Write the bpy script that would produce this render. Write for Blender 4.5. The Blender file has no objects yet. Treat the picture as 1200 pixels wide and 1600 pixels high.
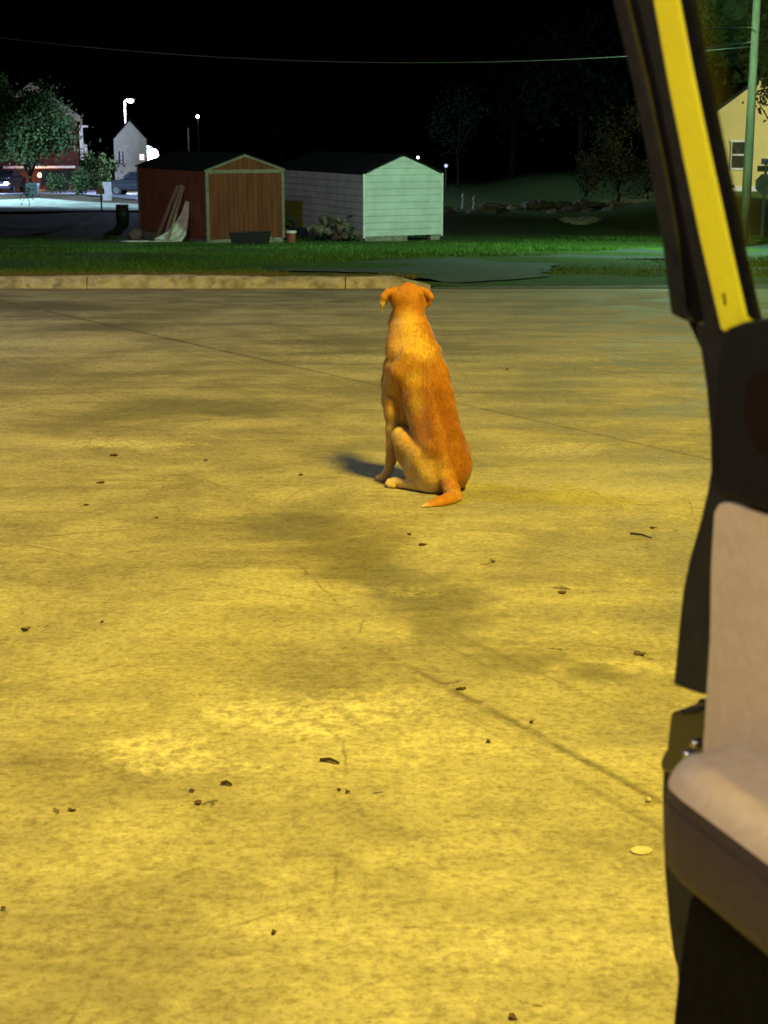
import bpy, bmesh, math, random
import numpy as np
from mathutils import Vector, Matrix
R = math.radians
random.seed(7); rng = np.random.default_rng(11)
sc = bpy.context.scene
C = sc.collection

# ------------------------------------------------------------------ camera
FPX, CZ = 2400.0, 1.06
PITCH = math.atan(600 / FPX)
cam_d = bpy.data.cameras.new('camera'); cam = bpy.data.objects.new('camera', cam_d); C.objects.link(cam)
cam.location = (0, 0, CZ); cam.rotation_euler = (R(90) - PITCH, 0, 0)
cam_d.sensor_fit = 'VERTICAL'; cam_d.sensor_height = 36.0; cam_d.lens = 36.0 * FPX / 1600
cam_d.clip_start = 0.02; cam_d.clip_end = 1500
cam_d.dof.use_dof = True; cam_d.dof.focus_distance = 6.5; cam_d.dof.aperture_fstop = 15
sc.camera = cam
sc.view_settings.view_transform = 'Standard'; sc.view_settings.look = 'None'
sc.cycles.max_bounces = 4; sc.cycles.diffuse_bounces = 2; sc.cycles.glossy_bounces = 2; sc.cycles.transmission_bounces = 2; sc.cycles.transparent_max_bounces = 6
sc.view_settings.exposure = 0; sc.view_settings.gamma = 1

# ------------------------------------------------------------------ night sky
w = bpy.data.worlds.new('World'); sc.world = w; w.use_nodes = True
nt = w.node_tree; bg = nt.nodes['Background']
sky = nt.nodes.new('ShaderNodeTexSky'); sky.sky_type = 'NISHITA'; sky.sun_disc = False
sky.sun_elevation = R(-4); sky.sun_rotation = R(200)
nt.links.new(sky.outputs[0], bg.inputs[0]); bg.inputs[1].default_value = 0.05

# ------------------------------------------------------------------ lamps of the place
def point(name, loc, power, col, rad):
    l = bpy.data.lights.new(name, 'POINT'); l.energy = power; l.color = col; l.shadow_soft_size = rad
    o = bpy.data.objects.new(name, l); o.location = loc; C.objects.link(o); return o
LOT = (3.0, 0.9, 8.6)
def spot(name, loc, aim, power, col, rad, ang, blend=.4):
    l = bpy.data.lights.new(name, 'SPOT'); l.energy = power; l.color = col; l.shadow_soft_size = rad; l.spot_size = R(ang); l.spot_blend = blend
    o = bpy.data.objects.new(name, l); o.location = loc; o.rotation_euler = (Vector(aim) - Vector(loc)).to_track_quat('-Z', 'Y').to_euler(); C.objects.link(o); return o
point('sodium_lot_light', LOT, 8500, (1.0, 0.745, 0.06), 0.9)
point('car_dome_light', (-0.30, 0.05, 1.50), 40.0, (1.0, 0.91, 0.80), 0.12)
point('lot_led_light', (-8.5, 11.5, 8.5), 1300, (.86, .84, 1.0), .3)
spot('lot_led_head', (-5, 11.9, 8.5), (-3, 45, -1.9), 6500, (.48, .58, 1.0), .3, 21, .6)
spot('house_yard_light', (25, 62, 4.0), (19, 73, -.6), 10500, (1.0, .93, .70), .2, 58, .5)
spot('far_street_light', (-31, 84, 5.5), (-18, 88, -2.9), 60000, (.46, .66, 1.0), .2, 95, .4)
# the remaining lamps sit in their fixtures' builders below

# ------------------------------------------------------------------ projection helpers (pixel of the 1200x1600 photo -> place)
cp, sp = math.cos(PITCH), math.sin(PITCH)
def ray(x, y):
    b = 800 - y
    return (x - 600, FPX * cp + b * sp, -FPX * sp + b * cp)
def P(x, y, Y):
    r = ray(x, y); t = Y / r[1]
    return Vector((r[0] * t, Y, CZ + r[2] * t))
YS = [-60, 0, 18, 30, 46, 56, 80, 120, 190, 900]
ZS = [2.55, 0, -.765, -1.37, -2.18, -2.5, -2.75, -3.3, -4.9, -12]
def ss(a, b, x):
    t = min(1, max(0, (x - a) / (b - a))); return t * t * (3 - 2 * t)
def gz(X, Y):
    z = float(np.interp(Y, YS, ZS))
    z += .9 * ss(8, 15, X) * ss(57, 72, Y)
    z += .12 * (1 - ss(.3, .9, X)) * ss(18.25, 18.5, Y) * (1 - ss(19, 24, Y))
    return z
def G(x, y):
    r = ray(x, y); lo, hi = .3, 500
    for _ in range(50):
        m = (lo + hi) / 2
        if CZ + r[2] / r[1] * m > gz(r[0] / r[1] * m, m): lo = m
        else: hi = m
    return P(x, y, lo)

# ------------------------------------------------------------------ mesh helpers
class MB:
    def __init__(s): s.v = []; s.f = []
    def add(s, V, F):
        n = len(s.v); s.v += [tuple(q) for q in V]; s.f += [tuple(i + n for i in f) for f in F]; return s
    def hexa(s, p):   # 4 bottom, 4 top (ccw)
        return s.add(p, [(3, 2, 1, 0), (4, 5, 6, 7), (0, 1, 5, 4), (1, 2, 6, 5), (2, 3, 7, 6), (3, 0, 4, 7)])
    def box(s, x0, x1, y0, y1, z0, z1):
        return s.hexa([(x0, y0, z0), (x1, y0, z0), (x1, y1, z0), (x0, y1, z0), (x0, y0, z1), (x1, y0, z1), (x1, y1, z1), (x0, y1, z1)])
    def prism(s, a, b):   # two matching loops
        n = len(a)
        return s.add(list(a) + list(b), [tuple(range(n))[::-1], tuple(range(n, 2 * n))] + [(i, (i + 1) % n, n + (i + 1) % n, n + i) for i in range(n)])
    def tube(s, pts, rad, n=8):
        pts = [Vector(p) for p in pts]
        if not hasattr(rad, '__len__'): rad = [rad] * len(pts)
        V = []; F = []
        for i, p in enumerate(pts):
            t = (pts[min(i + 1, len(pts) - 1)] - pts[max(i - 1, 0)]).normalized()
            u = t.cross(Vector((0, 0, 1)))
            if u.length < .05: u = t.cross(Vector((0, 1, 0)))
            u.normalize(); k = u.cross(t)
            for j in range(n):
                a = 2 * math.pi * j / n
                V.append(p + (u * math.cos(a) + k * math.sin(a)) * rad[i])
        for i in range(len(pts) - 1):
            for j in range(n):
                F.append((i * n + j, i * n + (j + 1) % n, (i + 1) * n + (j + 1) % n, (i + 1) * n + j))
        F.append(tuple(range(n))[::-1]); F.append(tuple(range((len(pts) - 1) * n, len(pts) * n)))
        return s.add(V, F)
    def bar(s, a, b, wx, wy):   # rectangular bar from a to b
        a = Vector(a); b = Vector(b); t = (b - a).normalized()
        u = t.cross(Vector((0, 0, 1)))
        if u.length < .05: u = Vector((1, 0, 0))
        u.normalize(); k = t.cross(u)
        q = lambda c: [c - u * wx / 2 - k * wy / 2, c + u * wx / 2 - k * wy / 2, c + u * wx / 2 + k * wy / 2, c - u * wx / 2 + k * wy / 2]
        return s.prism(q(a), q(b))
    def lump(s, c, r, seed=0, rough=.25, seg=10, rings=7):
        rr = random.Random(seed); V = []; F = []
        V.append((c[0], c[1], c[2] - r[2]))
        for i in range(1, rings):
            th = math.pi * i / rings
            for j in range(seg):
                a = 2 * math.pi * j / seg; k = 1 + rr.uniform(-rough, rough)
                V.append((c[0] + r[0] * k * math.sin(th) * math.cos(a), c[1] + r[1] * k * math.sin(th) * math.sin(a), c[2] - r[2] * k * math.cos(th)))
        V.append((c[0], c[1], c[2] + r[2])); L = len(V) - 1
        for j in range(seg):
            F.append((0, 1 + (j + 1) % seg, 1 + j)); F.append((L, L - seg + j, L - seg + (j + 1) % seg))
        for i in range(rings - 2):
            for j in range(seg):
                a = 1 + i * seg + j; b = 1 + i * seg + (j + 1) % seg
                F.append((a, b, b + seg, a + seg))
        return s.add(V, F)

def obj(name, mb, mat, parent=None, smooth=False, bevel=0, seg=2, angle=40):
    me = bpy.data.meshes.new(name); me.from_pydata([tuple(v) for v in mb.v], [], mb.f)
    bm = bmesh.new(); bm.from_mesh(me); bmesh.ops.recalc_face_normals(bm, faces=bm.faces); bm.to_mesh(me); bm.free()
    me.materials.append(mat)
    if smooth: me.polygons.foreach_set('use_smooth', [True] * len(me.polygons))
    o = bpy.data.objects.new(name, me); C.objects.link(o)
    if parent: o.parent = parent
    if bevel:
        m = o.modifiers.new('bevel', 'BEVEL'); m.width = bevel; m.segments = seg; m.limit_method = 'ANGLE'; m.angle_limit = R(angle)
        me.polygons.foreach_set('use_smooth', [True] * len(me.polygons))
        try:
            wn = o.modifiers.new('wn', 'WEIGHTED_NORMAL'); wn.keep_sharp = True
        except Exception: pass
    return o
def tag(o, label=None, cat=None, group=None, kind=None):
    for k, v in (('label', label), ('category', cat), ('group', group), ('kind', kind)):
        if v: o[k] = v
    return o
def thing(name, label, cat, loc=(0, 0, 0), rz=0, group=None):
    o = bpy.data.objects.new(name, None); C.objects.link(o); o.empty_display_size = .1
    o.location = loc; o.rotation_euler = (0, 0, rz)
    return tag(o, label, cat, group)
def rel(pts, o):
    return [Vector(p) - Vector(o) for p in pts]

# ------------------------------------------------------------------ materials
def nodes(name):
    m = bpy.data.materials.new(name); m.use_nodes = True
    t = m.node_tree; b = t.nodes['Principled BSDF']
    return m, t, b
class NT:
    def __init__(s, t): s.t = t
    def n(s, typ, **kw):
        nd = s.t.nodes.new(typ)
        for k, v in kw.items():
            if k.startswith('i_'):
                key = k[2:]; key = int(key) if key.isdigit() else key.replace('_', ' ')
                s.set(nd.inputs[key], v)
            else: setattr(nd, k, v)
        return nd
    def set(s, sock, v):
        if hasattr(v, 'is_output') or isinstance(v, bpy.types.NodeSocket): s.t.links.new(v, sock)
        else: sock.default_value = v
    def math(s, op, a, b=None, clamp=False):
        nd = s.t.nodes.new('ShaderNodeMath'); nd.operation = op; nd.use_clamp = clamp
        s.set(nd.inputs[0], a)
        if b is not None: s.set(nd.inputs[1], b)
        return nd.outputs[0]
    def noise(s, vec, scale, detail=4, rough=.6, dist=0):
        nd = s.t.nodes.new('ShaderNodeTexNoise'); s.t.links.new(vec, nd.inputs['Vector'])
        nd.inputs['Scale'].default_value = scale; nd.inputs['Detail'].default_value = detail
        nd.inputs['Roughness'].default_value = rough; nd.inputs['Distortion'].default_value = dist
        return nd.outputs['Fac']
    def rng(s, v, a, b, c=0., d=1.):
        nd = s.t.nodes.new('ShaderNodeMapRange'); nd.interpolation_type = 'SMOOTHSTEP'
        s.set(nd.inputs[0], v)
        for i, q in enumerate((a, b, c, d)): s.set(nd.inputs[i + 1], q)
        return nd.outputs[0]
    def mix(s, f, a, b, blend='MIX'):
        nd = s.t.nodes.new('ShaderNodeMix'); nd.data_type = 'RGBA'; nd.blend_type = blend
        s.set(nd.inputs[0], f)
        for i, q in ((6, a), (7, b)):
            if isinstance(q, tuple) and len(q) == 3: q = (*q, 1)
            s.set(nd.inputs[i], q)
        return nd.outputs[2]
def mat(name, c1, c2=None, scale=6, rough=.7, bump=0, bscale=None, spec=.4, metal=0, stretch=None, lo=.35, hi=.65, coat=0):
    m, t, b = nodes(name); k = NT(t)
    b.inputs['Roughness'].default_value = rough; b.inputs['Metallic'].default_value = metal
    b.inputs['Specular IOR Level'].default_value = spec; b.inputs['Coat Weight'].default_value = coat
    tc = k.n('ShaderNodeTexCoord').outputs['Object']
    if stretch:
        mp = k.n('ShaderNodeMapping'); t.links.new(tc, mp.inputs[0]); mp.inputs['Scale'].default_value = stretch; tc = mp.outputs[0]
    if c2 is None: c2 = tuple(x * .8 for x in c1)
    f = k.rng(k.noise(tc, scale, 6, .65), lo, hi)
    t.links.new(k.mix(f, c1, c2), b.inputs['Base Color'])
    rv = k.rng(k.noise(tc, scale * 2.3, 3), .3, .7, max(0, rough - .08), min(1, rough + .08)); t.links.new(rv, b.inputs['Roughness'])
    if bump:
        bp = k.n('ShaderNodeBump'); bp.inputs['Strength'].default_value = bump; bp.inputs['Distance'].default_value = .02
        t.links.new(k.noise(tc, bscale or scale * 4, 5, .7), bp.inputs['Height']); t.links.new(bp.outputs[0], b.inputs['Normal'])
    return m
def emit(name, col, strength):
    m, t, b = nodes(name)
    b.inputs['Base Color'].default_value = (.8, .8, .8, 1); b.inputs['Emission Color'].default_value = (*col, 1); b.inputs['Emission Strength'].default_value = strength
    m.cycles.emission_sampling = 'NONE'
    return m

J_D = (.477, -.879); J_N = (.879, .477); J1, J2 = 4.125, 1.645
def concrete():
    m, t, b = nodes('worn_concrete'); k = NT(t)
    pos = k.n('ShaderNodeNewGeometry').outputs['Position']
    mp = k.n('ShaderNodeMapping'); t.links.new(pos, mp.inputs[0]); mp.inputs['Scale'].default_value = (1, 1, 0); pos = mp.outputs[0]
    # warped coordinates for stains
    wn = k.n('ShaderNodeTexNoise'); t.links.new(pos, wn.inputs['Vector']); wn.inputs['Scale'].default_value = 2.2; wn.inputs['Detail'].default_value = 6; wn.inputs['Roughness'].default_value = .65
    sub = k.n('ShaderNodeVectorMath', operation='SUBTRACT'); t.links.new(wn.outputs['Color'], sub.inputs[0]); sub.inputs[1].default_value = (.5, .5, .5)
    sca = k.n('ShaderNodeVectorMath', operation='SCALE'); t.links.new(sub.outputs[0], sca.inputs[0]); sca.inputs['Scale'].default_value = .55
    wp = k.n('ShaderNodeVectorMath', operation='ADD'); t.links.new(pos, wp.inputs[0]); t.links.new(sca.outputs[0], wp.inputs[1]); wp = wp.outputs[0]
    big = k.rng(k.noise(pos, .5, 5, .6, .4), .34, .66)
    n_wear = k.noise(pos, 1.7, 7, .70, .25)          # many octaves: ragged worn patches
    n_brk = k.noise(pos, 9, 6, .76)
    spk = k.noise(pos, 60, 4, .8); flk = k.noise(pos, 24, 5, .75)
    mp2 = k.n('ShaderNodeMapping'); t.links.new(pos, mp2.inputs[0]); mp2.inputs['Scale'].default_value = (.55, 2.6, 1); mp2.inputs['Rotation'].default_value = (0, 0, R(6))
    n_str = k.noise(mp2.outputs[0], 1.3, 6, .68)       # sweeping scuffs across the lot
    col = k.mix(big, (.215, .19, .145), (.36, .325, .25))
    col = k.mix(k.rng(n_wear, .47, .66, 0., .6), col, (.47, .43, .33))
    col = k.mix(k.rng(n_wear, .49, .34, 0., .6), col, (.17, .148, .108))
    col = k.mix(k.rng(n_str, .50, .70, 0., .55), col, (.44, .40, .31))
    col = k.mix(k.rng(n_str, .48, .32, 0., .55), col, (.16, .14, .105))
    def ell(px, py, rx, ry, ang):
        g = G(px, py)
        q = k.n('ShaderNodeMapping', vector_type='TEXTURE'); t.links.new(wp, q.inputs[0])
        q.inputs['Location'].default_value = (g.x, g.y, 0); q.inputs['Rotation'].default_value = (0, 0, R(ang)); q.inputs['Scale'].default_value = (rx, ry, 1)
        ln = k.n('ShaderNodeVectorMath', operation='LENGTH'); t.links.new(q.outputs[0], ln.inputs[0])
        return k.rng(ln.outputs['Value'], .1, 1.3, 1., 0.)
    def ragged(e, lo=.58, hi=1.0): return k.rng(k.math('ADD', k.math('MULTIPLY', e, .6), k.math('ADD', k.math('MULTIPLY', n_brk, .55), k.math('MULTIPLY', spk, .30))), lo, hi)
    def group(lst):
        m_ = None
        for px, py, rx, ry, an, s_ in lst:
            e = k.math('MULTIPLY', ell(px, py, rx, ry, an), s_); m_ = e if m_ is None else k.math('MAXIMUM', m_, e)
        return m_
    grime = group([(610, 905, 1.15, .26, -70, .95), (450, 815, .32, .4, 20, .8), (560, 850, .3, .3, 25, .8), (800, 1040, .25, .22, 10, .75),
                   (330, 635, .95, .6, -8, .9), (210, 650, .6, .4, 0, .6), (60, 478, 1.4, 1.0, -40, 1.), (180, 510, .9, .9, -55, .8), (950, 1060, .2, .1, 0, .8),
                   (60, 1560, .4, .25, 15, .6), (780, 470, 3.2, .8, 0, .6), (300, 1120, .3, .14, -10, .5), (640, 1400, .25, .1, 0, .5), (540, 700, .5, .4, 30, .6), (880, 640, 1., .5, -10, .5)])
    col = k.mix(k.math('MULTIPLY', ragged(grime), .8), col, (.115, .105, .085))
    spots = group([(990, 1025, .035, .025, 0, 1.), (720, 1078, .05, .018, 8, 1.), (885, 927, .05, .03, 0, 1.), (310, 1257, .02, .012, 0, 1.), (115, 1268, .02, .012, 0, 1.), (40, 985, .02, .014, 0, 1.), (770, 880, .02, .02, 0, .9), (860, 1020, .02, .012, 0, .9), (800, 1592, .02, .012, 0, 1.), (540, 1238, .022, .012, 0, .9)])
    col = k.mix(k.math('MULTIPLY', ragged(spots, .72, .92), .85), col, (.075, .058, .035))
    pale = group([(190, 695, .5, .22, -5, 1.), (500, 1115, .4, .2, 10, 1.), (250, 1180, .25, .14, 0, 1.), (560, 560, 1.1, .5, 0, .8), (870, 560, 1.4, .5, 0, .7), (100, 535, 1.0, .8, 0, .9), (880, 700, .5, .25, 0, .7), (640, 920, .2, .2, 0, .6), (130, 1010, .3, .12, 0, .5), (700, 1170, .3, .14, 0, .6), (740, 1480, .03, .2, 0, .7)])
    col = k.mix(k.math('MULTIPLY', k.math('MULTIPLY', ragged(pale, .62, 1.02), k.rng(flk, .42, .60, .35, 1.)), .85), col, (.56, .51, .39))
    col = k.mix(k.rng(flk, .50, .36, 0., .48), col, k.mix(1., col, (.52, .48, .40), 'MULTIPLY'))
    col = k.mix(k.rng(flk, .54, .68, 0., .42), col, k.mix(1., col, (1.5, 1.48, 1.4), 'MULTIPLY'))
    # dirt along the joints
    s0 = k.n('ShaderNodeSeparateXYZ'); t.links.new(pos, s0.inputs[0])
    w2 = k.n('ShaderNodeVectorMath', operation='SCALE'); t.links.new(sub.outputs[0], w2.inputs[0]); w2.inputs['Scale'].default_value = .06
    w3 = k.n('ShaderNodeVectorMath', operation='ADD'); t.links.new(pos, w3.inputs[0]); t.links.new(w2.outputs[0], w3.inputs[1]); sx2 = k.n('ShaderNodeSeparateXYZ'); t.links.new(w3.outputs[0], sx2.inputs[0])
    def jd(sep, off): return k.math('ABSOLUTE', k.math('SUBTRACT', k.math('ADD', k.math('MULTIPLY', sep.outputs[0], J_N[0]), k.math('MULTIPLY', sep.outputs[1], J_N[1])), off))
    jb = k.rng(n_brk, .36, .56)
    col = k.mix(k.math('MULTIPLY', k.math('MULTIPLY', k.math('MULTIPLY', k.rng(jd(s0, J1), .0, .05, 1., 0.), k.rng(s0.outputs[0], -1.6, .4, 1., .2)), jb), .8), col, (.1, .085, .06))
    col = k.mix(k.math('MULTIPLY', k.math('MULTIPLY', k.math('MULTIPLY', k.rng(jd(sx2, J2), .0, .020, 1., 0.), k.rng(s0.outputs[0], -.12, .12)), jb), .85), col, (.11, .092, .06))
    # tyre streaks parallel to the joint
    q = k.n('ShaderNodeMapping', vector_type='TEXTURE'); t.links.new(pos, q.inputs[0]); q.inputs['Rotation'].default_value = (0, 0, math.atan2(J_D[1], J_D[0])); q.inputs['Scale'].default_value = (2.2, .05, 1)
    st = k.rng(k.noise(q.outputs[0], 1.0, 5, .65), .52, .66)
    tr = k.math('MAXIMUM', ell(960, 1245, .9, .3, -60), k.math('MAXIMUM', ell(760, 1010, .8, .3, -60), k.math('MULTIPLY', ell(800, 560, 5, 4, 0), .6)))
    col = k.mix(k.math('MULTIPLY', k.math('MULTIPLY', st, tr), .6), col, (.13, .115, .085))
    # hairline cracks
    vc = k.n('ShaderNodeTexVoronoi', feature='DISTANCE_TO_EDGE'); t.links.new(w3.outputs[0], vc.inputs['Vector']); vc.inputs['Scale'].default_value = .8
    col = k.mix(k.math('MULTIPLY', k.math('MULTIPLY', k.rng(vc.outputs['Distance'], .0, .004, 1., 0.), k.rng(n_wear, .48, .56)), .45), col, (.09, .075, .05))
    # pits and exposed aggregate
    vo = k.n('ShaderNodeTexVoronoi'); t.links.new(wp, vo.inputs['Vector']); vo.inputs['Scale'].default_value = 9; vo.inputs['Randomness'].default_value = 1
    pit = k.math('MULTIPLY', k.rng(vo.outputs['Distance'], .04, .11, 1., 0.), k.rng(n_str, .5, .58))
    col = k.mix(k.math('MULTIPLY', pit, .6), col, (.11, .085, .05))
    col = k.mix(k.rng(spk, .52, .40, 0., .55), col, k.mix(1., col, (.50, .46, .38), 'MULTIPLY'))
    col = k.mix(k.rng(spk, .56, .66, 0., .5), col, k.mix(1., col, (1.45, 1.45, 1.4), 'MULTIPLY'))
    t.links.new(col, b.inputs['Base Color'])
    b.inputs['Specular IOR Level'].default_value = .3
    t.links.new(k.rng(n_wear, .4, .6, .72, .9), b.inputs['Roughness'])
    h = k.noise(pos, 42, 4, .8)
    bp = k.n('ShaderNodeBump'); bp.inputs['Strength'].default_value = .35; bp.inputs['Distance'].default_value = .008
    t.links.new(h, bp.inputs['Height']); t.links.new(bp.outputs[0], b.inputs['Normal'])
    return m
def lawn():
    m, t, b = nodes('lawn'); k = NT(t)
    pos = k.n('ShaderNodeNewGeometry').outputs['Position']
    f = k.rng(k.noise(pos, .35, 6, .65), .4, .62); g = k.rng(k.noise(pos, 6, 6, .7), .35, .65)
    sx = k.n('ShaderNodeSeparateXYZ'); t.links.new(pos, sx.inputs[0])
    green = k.mix(g, (.045, .105, .016), (.08, .155, .028)); brown = k.mix(g, (.045, .035, .022), (.085, .062, .036))
    far = k.math('MULTIPLY', k.rng(sx.outputs[1], 38., 52.), k.rng(sx.outputs[0], -4., 9., 1., .35))   # bare leaf-strewn soil at the back of the yard
    col = k.mix(k.math('MAXIMUM', k.math('MULTIPLY', f, .45), k.math('MULTIPLY', far, .9)), green, brown)
    t.links.new(col, b.inputs['Base Color']); b.inputs['Roughness'].default_value = .9; b.inputs['Specular IOR Level'].default_value = .1
    bp = k.n('ShaderNodeBump'); bp.inputs['Strength'].default_value = .8; bp.inputs['Distance'].default_value = .08
    t.links.new(k.noise(pos, 14, 5, .7), bp.inputs['Height']); t.links.new(bp.outputs[0], b.inputs['Normal'])
    return m
M = {}
M['concrete'] = concrete(); M['lawn'] = lawn()
M['joint'] = mat('joint_dirt', (.10, .085, .06), (.26, .225, .16), 2.5, .95)
M['kerb'] = mat('kerb_concrete', (.56, .53, .44), (.24, .215, .165), 7, .9, .8, 30, lo=.36, hi=.72)
M['asphalt'] = mat('asphalt', (.055, .064, .062), (.032, .038, .038), 3, .9, .5, 60)
M['asphalt_pale'] = mat('worn_asphalt', (.16, .155, .14), (.095, .095, .09), 1.2, .9, .4, 60)
M['street'] = mat('street_asphalt', (.19, .19, .21), (.13, .13, .15), .6, .85)
M['white_siding'] = mat('white_siding', (.58, .63, .58), (.46, .51, .46), 1.7, .55, .1, 30)
M['white_trim'] = mat('white_trim', (.74, .75, .73), (.6, .61, .58), 4, .6)
M['brown_board'] = mat('brown_board', (.18, .043, .009), (.11, .025, .005), 5, .75, .3, 40, stretch=(1, 1, .15))
M['brown_board_bluelit'] = mat('brown_board_bluelit', (.26, .085, .045), (.18, .055, .03), 5, .75, .3, 40, stretch=(1, 1, .15))  # side-wall copy of the brown boards, bluish lamplight tinted into the colour
M['tan_trim'] = mat('tan_trim', (.22, .19, .12), (.15, .125, .075), 6, .7)
M['shingle'] = mat('roof_shingle', (.026, .026, .031), (.014, .014, .017), 9, .95, .6, 30, spec=.05)
M['lumber'] = mat('lumber', (.42, .34, .22), (.28, .21, .13), 8, .8, .2, 30, stretch=(1, 1, .2))
M['tarp'] = mat('tarp', (.62, .60, .52), (.42, .40, .33), 5, .6, .3, 14)
M['stone'] = mat('stone', (.17, .14, .10), (.05, .042, .032), 7, .9, .6, 30)
M['block'] = mat('footing_block', (.30, .28, .22), (.17, .15, .115), 9, .9, .4)
M['black_plastic'] = mat('black_plastic', (.012, .012, .012), (.02, .02, .02), 9, .5)
M['dark_metal'] = mat('dark_metal', (.03, .03, .032), (.05, .05, .05), 9, .5, metal=.3)
M['brick'] = mat('brick', (.11, .034, .027), (.065, .02, .016), 14, .85, .4, 40)
M['wood_pole'] = mat('pole_wood', (.065, .055, .036), (.032, .026, .017), 6, .9, .5, 20, stretch=(1, 1, .12))
M['yellow_wall'] = mat('yellow_wall', (.68, .56, .22), (.62, .50, .19), 1.5, .7)
M['leaf'] = mat('leaf', (.03, .06, .02), (.05, .085, .026), 1.6, .8, spec=.1)
M['leaf_dark'] = mat('leaf_dark', (.006, .013, .006), (.010, .02, .008), 1.6, .9, spec=.02)
M['leaf_dry'] = mat('leaf_dry', (.028, .03, .013), (.016, .02, .008), 1.6, .9, spec=.04)
M['bark'] = mat('bark', (.018, .013, .009), (.010, .0075, .005), 8, .95, .6, spec=.05)
M['litter'] = mat('dry_leaf', (.09, .05, .02), (.05, .028, .012), 40, .8)
M['twig'] = mat('twig', (.05, .03, .015), (.03, .018, .01), 40, .8)
M['pale'] = mat('pale_chip', (.46, .42, .31), (.36, .32, .23), 40, .7)
M['cable'] = mat('cable', (.03, .03, .028), (.018, .018, .016), 4, .6)
M['sign_back'] = mat('sign_back', (.12, .12, .115), (.08, .08, .08), 5, .6, metal=.5)
M['pane'] = mat('pane', (.015, .018, .022), (.02, .024, .03), 2, .08, spec=.6)
M['bin'] = mat('bin_green', (.02, .045, .035), (.03, .06, .045), 5, .5)
M['car_dark'] = mat('car_dark', (.02, .022, .03), (.025, .027, .036), 3, .25, coat=.6)
M['tyre'] = mat('tyre', (.015, .015, .015), (.025, .025, .025), 20, .9)
M['pink'] = mat('mailbox_pink', (.55, .35, .38), (.45, .28, .3), 6, .5)

# ------------------------------------------------------------------ ground, lot, roads
def ground_sheet(name, poly, off, m, parent=None, step=1.0, solid=0, zf=None):
    bm = bmesh.new(); vs = [bm.verts.new((p[0], p[1], 0)) for p in poly]; bm.faces.new(vs)
    ys = [p[1] for p in poly]; xs = [p[0] for p in poly]
    cuts = [(0, yy) for yy in np.arange(math.ceil(min(ys)), max(ys), step)] + ([(0, 18.25), (0, 18.5)] if min(ys) < 18.3 < max(ys) else [])
    for _, yy in cuts:
        bmesh.ops.bisect_plane(bm, geom=bm.verts[:] + bm.edges[:] + bm.faces[:], plane_co=(0, yy, 0), plane_no=(0, 1, 0))
    for xx in np.arange(math.ceil(min(xs)), max(xs), max(step, 2)):
        bmesh.ops.bisect_plane(bm, geom=bm.verts[:] + bm.edges[:] + bm.faces[:], plane_co=(xx, 0, 0), plane_no=(1, 0, 0))
    for v in bm.verts: v.co.z = (zf or gz)(v.co.x, v.co.y) + off
    bmesh.ops.recalc_face_normals(bm, faces=bm.faces)
    if sum(f.normal.z for f in bm.faces) < 0: bmesh.ops.reverse_faces(bm, faces=bm.faces)
    me = bpy.data.meshes.new(name); bm.to_mesh(me); bm.free(); me.materials.append(m)
    o = bpy.data.objects.new(name, me); C.objects.link(o)
    if parent: o.parent = parent
    else: o['kind'] = 'structure'
    if solid:
        s = o.modifiers.new('solid', 'SOLIDIFY'); s.thickness = solid; s.offset = -1
    return o
def lotz(X, Y): return float(np.interp(Y, YS, ZS))
gx = list(np.arange(-300, -60, 20)) + list(np.arange(-60, -16, 4)) + list(np.arange(-16, 20, 1.)) + list(np.arange(20, 60, 4)) + list(np.arange(60, 301, 20))
gy = [-60, -30, -10, 0, 6, 12, 17, 18.2, 18.26, 18.5, 18.7] + list(np.arange(19, 60, .5)) + list(np.arange(60, 130, 2.)) + [140, 160, 190, 250, 350, 600, 900]
mb = MB()
for yy in gy:
    for xx in gx:
        z = gz(xx, yy)
        if yy < 18.23: z -= .09
        elif yy > 24: z += .05 * math.sin(xx * .9 + 1.3 * math.sin(yy * .4)) * math.sin(yy * .7 + xx * .23)
        mb.v.append((xx, yy, z))
nx = len(gx)
for j in range(len(gy) - 1):
    for i in range(nx - 1): mb.f.append((j * nx + i, j * nx + i + 1, (j + 1) * nx + i + 1, (j + 1) * nx + i))
tag(obj('ground', mb, M['lawn'], smooth=True), kind='structure')

lot = ground_sheet('parking_lot', [(-16, -8), (16, -8), (16, 18.22), (-16, 18.22)], -.006, M['joint'], zf=lotz)
def clip(poly, n, o, keep_above):
    out = []
    for i in range(len(poly)):
        a, b = poly[i], poly[(i + 1) % len(poly)]
        da = a[0] * n[0] + a[1] * n[1] - o; db = b[0] * n[0] + b[1] * n[1] - o
        if not keep_above: da, db = -da, -db
        if da >= 0: out.append(a)
        if da * db < 0:
            t = da / (da - db); out.append((a[0] + (b[0] - a[0]) * t, a[1] + (b[1] - a[1]) * t))
    return out
full = [(-15.98, -7.98), (15.98, -7.98), (15.98, 18.21), (-15.98, 18.21)]
for lo, hi in ((None, J1 - .0028), (J1 + .0028, None)):
    pl = full
    if lo is not None: pl = clip(pl, J_N, lo, True)
    if hi is not None: pl = clip(pl, J_N, hi, False)
    ground_sheet('concrete_slab', pl, 0, M['concrete'], parent=lot, solid=.005, zf=lotz)

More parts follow.
